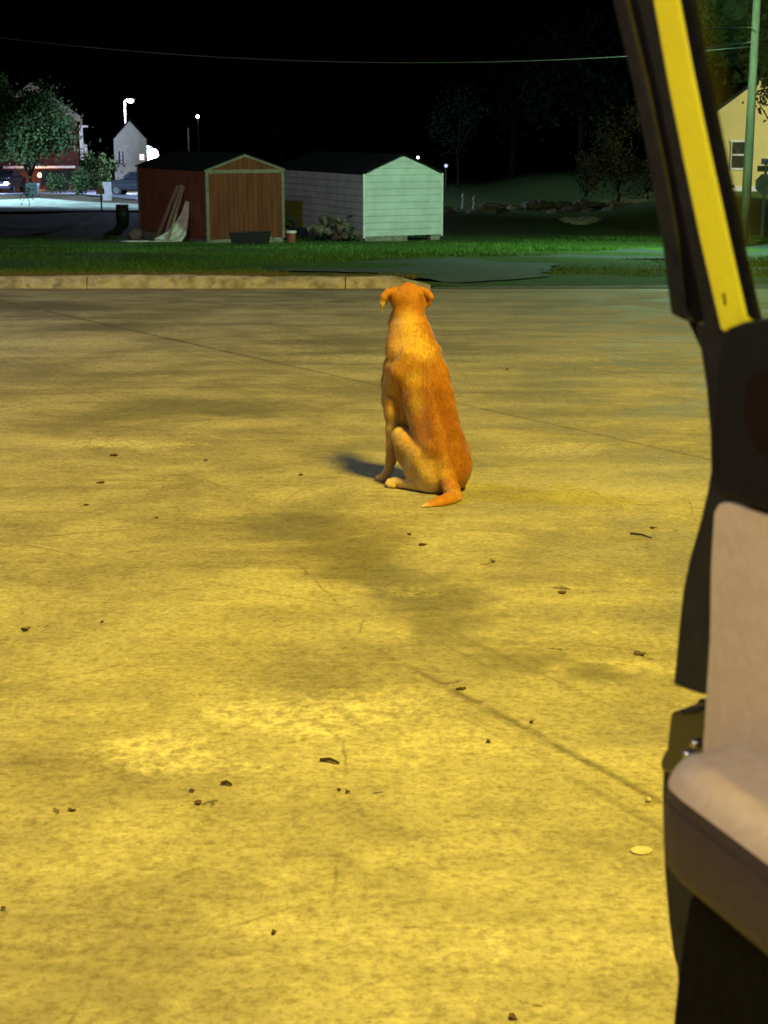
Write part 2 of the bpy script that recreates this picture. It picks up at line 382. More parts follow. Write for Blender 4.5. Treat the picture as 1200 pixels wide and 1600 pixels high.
gp = lambda pts: [(G(x, y).x, G(x, y).y) for x, y in pts]
def ragged_edge(poly, step=.35, amp=.10, seed=3):
    r_ = random.Random(seed); out = []
    for i in range(len(poly)):
        a, b = Vector(poly[i]), Vector(poly[(i + 1) % len(poly)]); n_ = max(1, int((b - a).length / step)); p_ = Vector((-(b - a).y, (b - a).x)).normalized()
        for k_ in range(n_): out.append(tuple(a + (b - a) * k_ / n_ + p_ * r_.uniform(-amp, amp)))
    return out
DW = gp([(400, 424), (470, 416.5), (540, 411), (610, 407), (680, 404.5), (760, 403), (860, 400), (920, 395), (980, 390), (1040, 386.5), (1200, 383), (1300, 382), (1300, 401), (1200, 402), (1040, 405), (950, 406), (905, 407.5), (880, 410.5), (866, 416), (858, 423), (852, 431), (845, 435), (640, 436)])
ground_sheet('road', [(.6, 18.19), (16, 18.19), (16, G(1040, 436).y + .1), (.55, G(640, 437).y)], .007, M['asphalt_pale'], zf=lotz)
ground_sheet('driveway', ragged_edge(DW), .016, M['asphalt'])
ground_sheet('far_street', gp([(-300, 311), (60, 304), (130, 305), (215, 313), (330, 322), (330, 314), (215, 304), (130, 297), (60, 294), (-300, 300)]), .05, M['street'], step=2)
ground_sheet('gravel_verge', gp([(-80, 318), (60, 311), (135, 317), (215, 321), (260, 325), (260, 331), (100, 331.5), (-80, 333)]), .06, mat('gravel_verge', (.36, .46, .30), (.18, .22, .14), .9, .95, .3), step=2)
ground_sheet('side_street', [(17, 62), (45, 62), (45, 68), (17, 67)], .09, M['street'])

# kerb: cast segments
kroot = MB(); kx0, kx1 = -9.0, .55
kerb = bpy.data.objects.new('kerb', None); C.objects.link(kerb); kerb['kind'] = 'structure'
xx = -15.0; i = 0
while xx < .5:
    L = (3.05, 2.4, 2.75, 3.3)[i % 4]; x1 = min(.55, xx + L - .012)
    zb = lotz(0, 18.3); mbk = MB(); N = max(4, int((x1 - xx) / .1)); rows = []
    rr = random.Random(50 + i)
    for a in range(N + 1):
        X = xx + (x1 - xx) * a / N
        end = ss(.0, .6, .62 - X) if x1 > .4 else 1
        hgt = (.135 + .012 * math.sin(X * 1.7)) * (.25 + .75 * end); e = [rr.uniform(-.012, .012) - (.03 * rr.random() if rr.random() < .12 else 0) for _ in range(6)]
        y0 = 18.22 + .012 * math.sin(X * .8)
        rows.append([(X, y0 - .01, zb - .05), (X, y0 + .012 + e[0], zb + hgt * .45 + e[1]), (X, y0 + .03 + e[2], zb + hgt - .03 + e[3]), (X, y0 + .065, zb + hgt + e[4] * .6), (X, y0 + .20, zb + hgt + .002 + e[5] * .5), (X, y0 + .22, zb - .08)])
    n = 6
    for r_ in rows: mbk.v += r_
    for a in range(N):
        for b in range(n - 1): mbk.f.append((a * n + b, (a + 1) * n + b, (a + 1) * n + b + 1, a * n + b + 1))
    mbk.f.append(tuple(range(n))); mbk.f.append(tuple(range(N * n, N * n + n)))
    obj('kerb_segment', mbk, M['kerb'], kerb)
    xx += L; i += 1

# grass blades (one uncountable mass)
def in_poly(p, poly):
    c = False; j = len(poly) - 1
    for i in range(len(poly)):
        if (poly[i][1] > p[1]) != (poly[j][1] > p[1]) and p[0] < (poly[j][0] - poly[i][0]) * (p[1] - poly[i][1]) / (poly[j][1] - poly[i][1]) + poly[i][0]: c = not c
        j = i
    return c
dw = ragged_edge(DW, .5, .35, 8)
def blades(name, n, xr, yr, hr, m, label, ok):
    mb = MB(); k = 0
    while k < n:
        Y = random.uniform(*yr); X = random.uniform(xr[0], xr[1]) * (Y / yr[1])
        if not ok(X, Y): continue
        z = gz(X, Y) + (.0 if Y < 24 else -.03); h = random.uniform(*hr) * (.45 + .55 * ss(21, 30, Y)); a = random.uniform(0, 6.28); wd = random.uniform(.008, .02)
        dx, dy = math.cos(a), math.sin(a); lx, ly = random.uniform(-.6, .6) * h, random.uniform(-.6, .6) * h
        mb.v += [(X - dx * wd, Y - dy * wd, z - .01), (X + dx * wd, Y + dy * wd, z - .01), (X + lx, Y + ly, z + h)]
        mb.f.append((3 * k, 3 * k + 1, 3 * k + 2)); k += 1
    o = obj(name, mb, m); return tag(o, label, 'grass', kind='stuff')
M['blade'] = mat('grass_blade', (.065, .16, .022), (.085, .17, .03), 1.2, .7, spec=.2)
M['blade_dry'] = mat('grass_blade_dry', (.17, .145, .065), (.11, .105, .04), 1.2, .8, spec=.2)
blades('grass', 62000, (-13, 17), (20.9, 50), (.03, .10), M['blade'], 'dark green mown grass of the yard around the sheds', lambda X, Y: not in_poly((X, Y), dw) and (X > 3.2 or Y > 22 or X < -1.5) and not (Y < 21.2 and X > .5))
blades('dry_grass', 9000, (-6.5, 0.9), (18.46, 20.0), (.03, .09), M['blade_dry'], 'yellowed dry grass verge right behind the kerb', lambda X, Y: X < .4 and random.random() < 1.15 - (Y - 18.4) / 1.6 and (X < -1.2 or Y < 18.9))

# ------------------------------------------------------------------ the dog (sitting, seen from behind)
def build_dog():
    prim = []
    q = lambda x, y, Y: np.array(P(x, y, Y))
    def cap(a, ra, b, rb, k=.02): prim.append((np.array(a), ra, np.array(b), rb, k))
    def chain(pts, k=.02):
        for (a, ra), (b, rb) in zip(pts, pts[1:]): cap(a, ra, b, rb, k)
    # trunk
    chain([(q(695, 728, 5.50), .088), (q(686, 690, 5.53), .088), (q(677, 655, 5.57), .086), (q(668, 620, 5.61), .092), (q(657, 585, 5.65), .094), (q(650, 557, 5.67), .084)], .03)
    chain([(q(640, 575, 5.74), .085), (q(640, 620, 5.74), .085), (q(656, 665, 5.67), .07)], .04)      # deep chest to belly
    cap(q(690, 745, 5.50), .075, q(700, 735, 5.50), .08, .03)
    chain([(q(674, 552, 5.615), .022), (q(686, 580, 5.618), .028), (q(690, 606, 5.65), .026)], .022)                              # right shoulder blade
    chain([(q(636, 553, 5.60), .022), (q(624, 580, 5.612), .032), (q(617, 604, 5.645), .030)], .020)                             # left shoulder blade
    chain([(q(694, 720, 5.42), .010), (q(684, 670, 5.465), .009), (q(672, 615, 5.53), .009)], .045)  # spine ridge
    cap(q(676, 700, 5.452), .018, q(670, 712, 5.46), .02, .03); cap(q(711, 700, 5.462), .018, q(716, 712, 5.475), .02, .03)   # hip bones
    # neck and head
    chain([(q(649, 560, 5.67), .078), (q(643, 530, 5.70), .070), (q(640, 505, 5.735), .060), (q(638, 480, 5.76), .052)], .025)
    cap(q(622, 545, 5.68), .045, q(622, 520, 5.72), .035, .03)
    cap(q(662, 548, 5.68), .045, q(658, 520, 5.72), .035, .03)
    chain([(q(680, 548, 5.665), .022), (q(674, 556, 5.625), .022)], .02)     # loose skin roll over the shoulders
    chain([(q(610, 548, 5.69), .016), (q(612, 555, 5.66), .016)], .015)
    cap(q(629, 468, 5.775), .048, q(648, 468, 5.775), .047, .02)                                   # skull
    cap(q(638, 460, 5.79), .045, q(638, 463, 5.82), .042, .02)
    cap(q(622, 494, 5.80), .030, q(617, 505, 5.80), .026, .015)                                     # cheeks
    cap(q(654, 494, 5.80), .030, q(655, 503, 5.80), .024, .02)
    chain([(q(632, 484, 5.85), .042), (q(624, 492, 5.96), .030), (q(622, 494, 5.99), .024)], .02)  # muzzle
    # ears: fold out and hang
    chain([(q(616, 455, 5.77), .016), (q(606, 457, 5.755), .014), (q(600, 464, 5.75), .014), (q(597, 475, 5.752), .011), (q(596, 486, 5.757), .005)], .006)
    chain([(q(606, 463, 5.775), .012), (q(601, 474, 5.778), .008)], .012)
    chain([(q(658, 454, 5.77), .016), (q(667, 457, 5.755), .014), (q(673, 464, 5.752), .012), (q(671, 474, 5.757), .008), (q(667, 480, 5.76), .005)], .006)
    # left foreleg
    chain([(q(620, 572, 5.68), .048), (q(613, 600, 5.68), .034), (q(613, 625, 5.665), .031), (q(614, 645, 5.655), .027)], .011)
    chain([(q(614, 570, 5.72), .036), (q(609, 596, 5.73), .030), (q(608, 625, 5.715), .026), (q(611, 648, 5.68), .027)], .015)
    chain([(q(614, 643, 5.655), .027), (q(613, 670, 5.665), .024), (q(611, 700, 5.675), .0185), (q(611, 718, 5.68), .019), (q(607, 735, 5.685), .0165), (q(601, 744, 5.685), .018)], .012)
    for dx, dy, dY, r in [(-7, 0, .012, .0125), (-5, 2, -.004, .0125), (0, 4, -.016, .0125), (4, 3, -.018, .011)]:
        cap(q(601, 744, 5.685), .014, q(598 + dx, 746.5 + dy, 5.70 + dY), r, .006)
    # right foreleg, mostly hidden
    chain([(q(668, 580, 5.74), .042), (q(664, 640, 5.74), .03), (q(655, 680, 5.76), .022), (q(650, 715, 5.78), .019), (q(646, 733, 5.80), .02)], .015)
    cap(q(645, 735, 5.80), .02, q(641, 735, 5.84), .018, .01)
    # left hind leg: thigh, knee high and forward, shank back to the hock, long foot on the ground
    chain([(q(690, 724, 5.485), .066), (q(662, 714, 5.505), .057), (q(635, 692, 5.565), .042), (q(627, 681, 5.595), .034)], .008)
    chain([(q(627, 681, 5.61), .031), (q(632, 710, 5.57), .030), (q(645, 738, 5.52), .027), (q(664, 757, 5.46), .021)], .018)
    cap(q(668, 735, 5.47), .040, q(655, 722, 5.53), .040, .03)
    cap(q(680, 748, 5.45), .040, q(686, 738, 5.46), .048, .03)
    chain([(q(672, 763, 5.445), .0165), (q(650, 759, 5.49), .0165), (q(628, 755, 5.54), .0175), (q(617, 753, 5.56), .019)], .010)
    for dx, dy, dY, r in [(-9, 0, .022, .0115), (-11, 4, .004, .0120), (-8, 7, -.010, .0120), (-2, 8, -.018, .0105)]:
        cap(q(618, 752.5, 5.56), .014, q(617 + dx, 751.5 + dy, 5.56 + dY), r, .005)
    # right hind leg
    chain([(q(708, 722, 5.52), .066), (q(712, 705, 5.62), .052), (q(706, 690, 5.70), .036)], .025)
    chain([(q(706, 690, 5.70), .033), (q(714, 735, 5.62), .026), (q(719, 755, 5.56), .02)], .018)
    chain([(q(721, 760, 5.54), .017), (q(722, 755, 5.62), .017), (q(718, 752, 5.70), .02)], .012)
    # tail
    chain([(q(699, 746, 5.42), .032), (q(706, 766, 5.37), .029), (q(710, 777, 5.315), .028), (q(700, 783, 5.265), .028), (q(685, 788, 5.225), .025), (q(669, 792, 5.20), .017), (q(657, 795, 5.185), .006)], .012)
    h = .0052
    allp = np.array([p for pr in prim for p in (pr[0], pr[2])]); lo = allp.min(0) - .13; hi = allp.max(0) + .13
    n = np.ceil((hi - lo) / h).astype(int) + 1
    F = np.full(n, .2, np.float32)
    ax = [lo[i] + h * np.arange(n[i]) for i in range(3)]
    for a, ra, b, rb, k in prim:
        m = max(ra, rb) + .07
        i0 = np.maximum(((np.minimum(a, b) - m - lo) / h).astype(int), 0); i1 = np.minimum(((np.maximum(a, b) + m - lo) / h).astype(int) + 2, n)
        s = tuple(slice(i0[i], i1[i]) for i in range(3))
        X, Y, Z = np.meshgrid(ax[0][s[0]], ax[1][s[1]], ax[2][s[2]], indexing='ij', sparse=True)
        d = b - a; L2 = max(1e-9, float(d @ d))
        t = np.clip(((X - a[0]) * d[0] + (Y - a[1]) * d[1] + (Z - a[2]) * d[2]) / L2, 0, 1)
        dist = np.sqrt((X - a[0] - t * d[0]) ** 2 + (Y - a[1] - t * d[1]) ** 2 + (Z - a[2] - t * d[2]) ** 2) - (ra + (rb - ra) * t)
        g = F[s]; hh = np.clip(.5 + .5 * (g - dist) / k, 0, 1)
        F[s] = g * (1 - hh) + dist * hh - k * hh * (1 - hh)
    # keep it above the concrete
    gzc = np.interp(ax[1], YS, ZS)[None, :, None] + .001
    F = np.maximum(F, (gzc - ax[2][None, None, :])).astype(np.float32)
    # surface nets
    S = F < 0
    c = [S[i:n[0] - 1 + i, j:n[1] - 1 + j, k:n[2] - 1 + k] for i in (0, 1) for j in (0, 1) for k in (0, 1)]
    cnt = sum(x.astype(np.int8) for x in c); act = (cnt > 0) & (cnt < 8)
    idx = -np.ones(act.shape, np.int64); ii = np.argwhere(act); idx[act] = np.arange(len(ii))
    acc = np.zeros((len(ii), 3)); num = np.zeros(len(ii))
    cor = [(i, j, k) for i in (0, 1) for j in (0, 1) for k in (0, 1)]
    for e0 in range(8):
        for e1 in range(e0 + 1, 8):
            A, B = np.array(cor[e0]), np.array(cor[e1])
            if np.abs(A - B).sum() != 1: continue
            fa = F[tuple((ii + A).T)]; fb = F[tuple((ii + B).T)]; mk = (fa < 0) != (fb < 0)
            tt = np.where(mk, fa / np.where(mk, fa - fb, 1), 0)
            acc += mk[:, None] * (A + tt[:, None] * (B - A)); num += mk
    V = lo + h * (ii + acc / num[:, None]); Q = []
    for axis in range(3):
        o1, o2 = [(1, 2), (2, 0), (0, 1)][axis]
        sl0 = [slice(None)] * 3; sl1 = [slice(None)] * 3; sl0[axis] = slice(0, -1); sl1[axis] = slice(1, None)
        ch = np.argwhere(S[tuple(sl0)] != S[tuple(sl1)])
        ch = ch[(ch[:, o1] > 0) & (ch[:, o2] > 0)]
        u = np.zeros(3, int); u[o1] = 1; v = np.zeros(3, int); v[o2] = 1
        g = lambda d: idx[tuple((ch - d).T)]
        qd = np.stack([g(u + v), g(v), g(0 * u), g(u)], 1)
        fl = ~S[tuple(ch.T)]; qd[fl] = qd[fl][:, ::-1]
        Q.append(qd[(qd >= 0).all(1)])
    Q = np.concatenate(Q)
    return V, Q
DV, DQ = build_dog()
# laplacian polish
nb = np.zeros((len(DV), 3)); ct = np.zeros(len(DV))
E0 = np.concatenate([DQ[:, [0, 1]], DQ[:, [1, 2]], DQ[:, [2, 3]], DQ[:, [3, 0]]])
for _ in range(2):
    nb[:] = 0; ct[:] = 0
    np.add.at(nb, E0[:, 0], DV[E0[:, 1]]); np.add.at(ct, E0[:, 0], 1)
    DV = DV * .5 + .5 * nb / np.maximum(ct, 1)[:, None]
dog_loc = Vector((.17, 5.5, lotz(0, 5.5)))
def W(x, y, Y): return np.array(P(x, y, Y))
def coat(V):
    base = np.array([.47, .19, .034]); col = np.tile(base, (len(V), 1))
    def blend(p, r, c, s=1.):
        nonlocal col
        wgt = (s * np.exp(-((V - p) ** 2).sum(1) / (r * r)))[:, None]; col = col * (1 - wgt) + np.array(c) * wgt
    dark = [.24, .066, .007]; gold = [.72, .45, .15]; cream = [.74, .58, .34]; white = [.78, .70, .55]
    for a in [(690, 650, 5.50), (700, 690, 5.47), (676, 615, 5.52), (705, 730, 5.45), (660, 575, 5.56), (640, 480, 5.70)]: blend(W(*a), .06, dark, .85)
    for a in [(620, 545, 5.62), (640, 530, 5.62), (632, 505, 5.67), (660, 545, 5.60), (620, 580, 5.65), (608, 600, 5.65), (610, 515, 5.76), (606, 620, 5.68), (612, 640, 5.65)]: blend(W(*a), .05, gold, .85)
    for a in [(645, 592, 5.55), (650, 630, 5.52), (642, 650, 5.57)]: blend(W(*a), .035, gold, .85)
    for a in [(630, 690, 5.58), (648, 715, 5.50), (665, 740, 5.44), (640, 735, 5.5), (622, 675, 5.6)]: blend(W(*a), .055, [.74, .54, .26], .92)
    for a in [(690, 730, 5.41), (694, 745, 5.41)]: blend(W(*a), .025, gold, .6)
    for a in [(612, 665, 5.66), (611, 690, 5.67), (610, 712, 5.68), (604, 735, 5.68), (598, 746, 5.68)]: blend(W(*a), .035, cream, .8)
    for a in [(660, 760, 5.46), (640, 757, 5.51), (620, 755, 5.55), (608, 756, 5.56), (723, 758, 5.55), (668, 762, 5.43)]: blend(W(*a), .035, cream, .9)
    for a in [(597, 484, 5.765), (668, 479, 5.78), (596, 476, 5.76)]: blend(W(*a), .022, white, .95)
    for a in [(659, 795, 5.19), (654, 796, 5.18)]: blend(W(*a), .024, white, 1.)
    for a in [(712, 783, 5.30), (708, 778, 5.3)]: blend(W(*a), .020, cream, .7)
    for a in [(622, 494, 5.99)]: blend(W(*a), .025, [.03, .02, .02], .95)
    for a in [(611, 464, 5.74), (657, 463, 5.74)]: blend(W(*a), .014, [.25, .08, .015], .8)  # shade of the ear-base creases painted into the coat colour
    return col
def colattr(me, cols):
    at = me.color_attributes.new('coat', 'FLOAT_COLOR', 'POINT')
    at.data.foreach_set('color', np.concatenate([cols, np.ones((len(cols), 1))], 1).astype(np.float32).ravel())
def dogmat(name, rough, noise):
    m, t, b = nodes(name); k = NT(t)
    a = k.n('ShaderNodeAttribute', attribute_name='coat').outputs['Color']
    pos = k.n('ShaderNodeNewGeometry').outputs['Position']
    q = k.n('ShaderNodeMapping'); t.links.new(pos, q.inputs[0]); q.inputs['Scale'].default_value = (1, 1, .35)
    f = k.rng(k.noise(q.outputs[0], 55, 6, .7), .40, .60, 0., noise); f2 = k.rng(k.noise(pos, 14, 4, .6), .4, .65, 0., noise * .7)
    c = k.mix(f, a, k.mix(1., a, (.64, .57, .46), 'MULTIPLY')); c = k.mix(f2, c, k.mix(1., a, (1.22, 1.3, 1.4), 'MULTIPLY'))
    t.links.new(c, b.inputs['Base Color']); b.inputs['Roughness'].default_value = rough; b.inputs['Specular IOR Level'].default_value = .25
    b.inputs['Sheen Weight'].default_value = .15; b.inputs['Sheen Roughness'].default_value = .5
    bp = k.n('ShaderNodeBump'); bp.inputs['Strength'].default_value = .4; bp.inputs['Distance'].default_value = .006
    t.links.new(k.noise(q.outputs[0], 120, 4, .7), bp.inputs['Height']); t.links.new(bp.outputs[0], b.inputs['Normal'])
    return m
dog = thing('dog', 'tan short-haired dog sitting on the concrete with its back turned', 'dog', dog_loc)
me = bpy.data.meshes.new('body'); me.from_pydata((DV - np.array(dog_loc)).tolist(), [], DQ.tolist())
bm = bmesh.new(); bm.from_mesh(me); bmesh.ops.recalc_face_normals(bm, faces=bm.faces); bm.to_mesh(me); bm.free()
me.polygons.foreach_set('use_smooth', [True] * len(me.polygons)); me.materials.append(dogmat('dog_coat', .5, .55)); colattr(me, coat(DV))
o = bpy.data.objects.new('body', me); C.objects.link(o); o.parent = dog
# short coat: fine hairs lying along the body
me.calc_loop_triangles()
tri = np.array([t.vertices for t in me.loop_triangles]); Vl = np.array([v.co for v in me.vertices]); Nl = np.array([v.normal for v in me.vertices])
e1 = Vl[tri[:, 1]] - Vl[tri[:, 0]]; e2 = Vl[tri[:, 2]] - Vl[tri[:, 0]]; ar = np.linalg.norm(np.cross(e1, e2), axis=1)
NH = 85000; ti = rng.choice(len(tri), NH, p=ar / ar.sum()); uv = rng.random((NH, 2)); fl = uv.sum(1) > 1; uv[fl] = 1 - uv[fl]
bp_ = Vl[tri[ti, 0]] + uv[:, :1] * e1[ti] + uv[:, 1:] * e2[ti]; nn = Nl[tri[ti, 0]]
wz = bp_[:, 2]
flow = np.stack([.12 + 0 * wz, -.25 + 0 * wz, -1 + 0 * wz], 1) + rng.normal(0, .22, (NH, 3))
flow -= (flow * nn).sum(1)[:, None] * nn; flow /= np.linalg.norm(flow, axis=1)[:, None] + 1e-6
dr = flow * .93 + nn * rng.uniform(.10, .46, NH)[:, None]
small = np.clip((wz - .02) / .08, .35, 1) * np.where(wz > .60, .5, 1.) * np.where(bp_[:, 1] < -.12, 1.6, 1.)
Lh = rng.uniform(.007, .015, NH) * small
sd = np.cross(dr, nn); sd /= np.linalg.norm(sd, axis=1)[:, None] + 1e-6
wd = rng.uniform(.0005, .0011, NH)[:, None]
HV = np.empty((NH * 3, 3)); HV[0::3] = bp_ - sd * wd - nn * .001; HV[1::3] = bp_ + sd * wd - nn * .001; HV[2::3] = bp_ + dr * Lh[:, None]
HV[:, 2] = np.maximum(HV[:, 2], .002 - .0425 * HV[:, 1])
hm = bpy.data.meshes.new('fur'); hm.from_pydata(HV.tolist(), [], np.arange(NH * 3).reshape(-1, 3).tolist())
hc = coat(bp_ + np.array(dog_loc)) * np.clip(rng.normal(1, .22, NH), .5, 1.6)[:, None]; colattr(hm, np.repeat(hc, 3, 0)); hm.materials.append(dogmat('dog_hair', .42, .2))
o = bpy.data.objects.new('fur', hm); C.objects.link(o); o.parent = dog; o['kind'] = 'stuff'

# ------------------------------------------------------------------ open car door
def build_door():
    EY = 1.0; e = P(1100, 760, EY); E = Vector((e.x, EY, 0)); a = R(22)
    d = Vector((math.sin(a), -math.cos(a), 0)); n = Vector((-math.cos(a), -math.sin(a), 0))
    door = thing('car_door', 'open car door with tan panel, brown armrest and black trim', 'car door', (E.x, E.y, 0), 0)
    def D(x, y, v=0, tilt=0):
        r = Vector(ray(x, y)); o = Vector((0, 0, CZ))
        den = n.dot(r) - tilt * r.z; t = (v + n.dot(E) + tilt * (CZ - .935)) / den
        return o + r * t - E
    TH = .007
    def pl(name, px, v0, v1, m, parent=door, tilt=0, bevel=.004, seg=3, smooth=True):
        A = [D(x, y, v1, tilt) for x, y in px]; B = [p + n * max(v0 - v1, -TH) for p in A]
        return obj(name, MB().prism(A, B), m, parent, bevel=bevel, seg=seg)
    rubber = mat('rubber_seal', (.010, .0095, .009), (.016, .015, .014), 60, .85, .2, 200, spec=.15)
    black = mat('black_trim', (.006, .0056, .006), (.009, .0085, .009), 120, .7, .25, 500, spec=.12)
    frame_m = mat('frame_liner', (.013, .012, .012), (.018, .0165, .016), 90, .85, .2, 300, spec=.12)
    edge = mat('door_edge_paint', (.013, .0155, .0155), (.016, .018, .018), 30, .5, spec=.15)
    gloss = mat('latch_black', (.008, .008, .008), (.014, .014, .014), 60, .2, spec=.7)
    paint = mat('sodium_lit_frame', (.86, .78, .02), (.80, .70, .02), 14, .32, coat=.3)  # yellow of the reflected sodium light put into the frame's base colour
    tan = mat('tan_vinyl', (.62, .48, .335), (.56, .42, .28), 90, .55, .15, 420)
    brown = mat('brown_vinyl', (.055, .033, .031), (.045, .027, .026), 160, .6, .25, 420)
    low = mat('lower_trim', (.003, .003, .0032), (.005, .005, .005), 90, .8, .2, 300, spec=.08)
    red = mat('handle_recess', (.0075, .003, .003), (.010, .004, .004), 40, .7, spec=.1)
    T = .22
    ext = lambda L, yt=-420: [(L[0][0] + (L[0][0] - L[1][0]) * (yt - L[0][1]) / (L[0][1] - L[1][1]), yt)] + L
    L0 = ext([(955, 0), (986, 130), (1012, 260), (1031, 370), (1045, 482)])
    L0b = ext([(972, 0), (1003, 130), (1030, 260), (1050, 370), (1066, 486)])
    L1 = ext([(994, 0), (1024, 130), (1050, 260), (1072, 370), (1094, 480)])
    L2 = ext([(1018, 0), (1041, 130), (1067, 260), (1090, 370), (1113, 470)])
    L3 = ext([(1060, 0), (1081, 110), (1103, 215), (1124, 310), (1146, 410), (1166, 497)])
    L4 = ext([(1075, 0), (1096, 110), (1118, 215), (1140, 320), (1160, 420), (1177, 492)])
    pl('outer_seal', L0 + [(1046, 492), (1062, 499), (1078, 506)] + L0b[::-1], -.03, -.004, rubber, tilt=T, bevel=.006)
    pl('seal_lip', L0b + [(1100, 560)] + L1[::-1], -.03, -.014, low, tilt=T, bevel=.002)
    pl('inner_liner', L1 + [(1103, 545), (1130, 522)] + L2[::-1], -.02, -.003, frame_m, tilt=T, bevel=.003)
    fr = pl('window_frame', L2 + [(1125, 520), (1168, 507)] + L3[::-1], -.025, .002, paint, tilt=T, bevel=.0065, seg=5)
    pl('drain_slot', [(1129, 458), (1131.5, 458), (1133.5, 476), (1131, 477)], .0021, .0026, low, fr, tilt=T, bevel=0)
    pl('glass_channel', L3 + [(1182, 505)] + L4[::-1], -.02, .006, low, tilt=T, bevel=.003)
    gl, gt, gb = nodes('door_glass'); k = NT(gt); tr = k.n('ShaderNodeBsdfTransparent'); tr.inputs[0].default_value = (.90, .96, .92, 1)
    gg = k.n('ShaderNodeBsdfGlossy'); gg.inputs['Roughness'].default_value = .02; dd = k.n('ShaderNodeBsdfDiffuse'); dd.inputs[0].default_value = (.6, .62, .55, 1)
    mx = k.n('ShaderNodeMixShader'); mx.inputs[0].default_value = .015; gt.links.new(tr.outputs[0], mx.inputs[1]); gt.links.new(gg.outputs[0], mx.inputs[2])
    m2 = k.n('ShaderNodeMixShader'); m2.inputs[0].default_value = .0008; gt.links.new(mx.outputs[0], m2.inputs[1]); gt.links.new(dd.outputs[0], m2.inputs[2])
    gt.links.new(m2.outputs[0], gt.nodes['Material Output'].inputs[0])
    pl('window_glass', L4 + [(1182, 520), (1500, 505), (1900, 300), (1500, -420)], -.012, -.008, gl, tilt=T, bevel=0)
    # top rail above the picture closes the frame
    a0 = D(L0[0][0], -420, -.01, T); mbt = MB().bar(a0 + Vector((0, 0, .0)), a0 + d * .75 + Vector((0, 0, .03)), .05, .05)
    obj('top_rail', mbt, paint, door, bevel=.01)
    # metal body of the door behind the trim
    body = [(1085, 505), (1091, 540), (1101, 605), (1107, 680), (1108, 735), (1103, 765), (1092, 812), (1075, 872), (1065, 920), (1058, 985), (1053, 1040), (1049, 1071), (1093, 1086), (1135, 1080), (1300, 1080), (1300, 505)]
    pl('door_shell', body, -.035, -.012, edge, bevel=.004)
    bl = [(1086, 503), (1092, 540), (1102, 605), (1108, 680), (1109, 735), (1106, 758), (1125, 770), (1150, 640), (1150, 515)]
    pl('belt_seal', bl, -.012, -.005, rubber, bevel=.003)
    lt = [(1089, 1092), (1083, 1100), (1046, 1113), (1043, 1138), (1040, 1168), (1034, 1178), (1030, 1188), (1031, 1206), (1060, 1212), (1130, 1215), (1130, 1090)]
    la = pl('latch', lt, -.06, -.012, gloss, bevel=.004)
    pl('latch_striker', [(1062, 1112), (1090, 1104), (1092, 1110), (1064, 1119)], -.0118, -.006, edge, la, bevel=.002)
    for bx, by in ((1086, 1162), (1074, 1179)):
        c = D(bx, by, -.010); mbb = MB().lump(c, (.0035, .0035, .0035), 3, .02); obj('screw', mbb, mat('screw_steel', (.6, .6, .58), None, 5, .2, metal=1), la, smooth=True)
    pl('lower_shell', [(1034, 1196), (1033, 1240), (1034, 1310), (1037, 1370), (1043, 1440), (1050, 1492), (1056, 1512), (1060, 1600), (1060, 1900), (1400, 1900), (1400, 1190)], -.05, -.016, edge, bevel=.006)
    # trim facing the cabin
    ur = [(1126, 528), (1136, 512), (1160, 503), (1210, 494), (1420, 462), (1420, 880), (1210, 803), (1160, 786), (1124, 773), (1112, 752), (1108, 715), (1112, 640), (1118, 575)]
    up = pl('upper_trim', ur, -.012, .012, black, bevel=.012, seg=5)
    pl('handle_recess', [(1166, 590), (1190, 580), (1420, 545), (1420, 790), (1205, 722), (1180, 702), (1167, 680), (1160, 640)], .0121, .0135, red, up, bevel=.0008)
    pl('tan_panel', [(1113, 800), (1120, 786), (1140, 784), (1420, 872), (1420, 1330), (1200, 1260), (1100, 1215), (1094, 1190), (1099, 1110), (1106, 1000), (1108, 880)], -.012, .002, tan, bevel=.010, seg=5)
    # armrest: rounded box standing off the panel
    A = D(1050, 1236, .06); B = D(1070, 1402, .06); zt = A.z + .012; zb = B.z
    u0 = d.dot(A)
    arc = lambda cv, cz, r, a0, a1, n_: [(cv + r * math.cos(R(a0 + (a1 - a0) * q_ / n_)), cz + r * math.sin(R(a0 + (a1 - a0) * q_ / n_))) for q_ in range(n_ + 1)]
    top = [(-.004, zt + .007), (.012, zt + .007), (.026, zt + .005)] + arc(.036, zt - .019, .024, 80, 12, 6)
    bot = [top[-1], (.0615, zt - .03), (.0622, (zt + zb) / 2), (.0605, zb + .016)] + arc(.046, zb + .014, .014, 0, -90, 4) + [(.02, zb + .006), (-.004, zb + .012)]
    us = [(u0 - .034, .40, .5), (u0 - .032, .56, .7), (u0 - .027, .72, .84), (u0 - .018, .87, .93), (u0 - .006, .96, .98), (u0 + .012, 1.0, 1.0), (u0 + .1, 1.03, 1.0), (u0 + .6, 1.06, 1.0)]
    zm = (zt + zb) / 2
    def loft(name, sec, m, parent):
        mb_ = MB(); nn_ = len(sec)
        for u, sv, sz in us: mb_.v += [tuple(d * u + n * (v * sv) + Vector((0, 0, zm + (z - zm) * sz))) for v, z in sec]
        for i_ in range(len(us) - 1):
            for j_ in range(nn_ - 1): mb_.f.append((i_ * nn_ + j_, i_ * nn_ + j_ + 1, (i_ + 1) * nn_ + j_ + 1, (i_ + 1) * nn_ + j_))
        mb_.f.append(tuple(range(nn_))); o_ = obj(name, mb_, m, parent, smooth=True); o_.data.set_sharp_from_angle(angle=R(60)); return o_
    arm = loft('armrest', bot, brown, door)
    loft('armrest_pad', top, tan, arm)
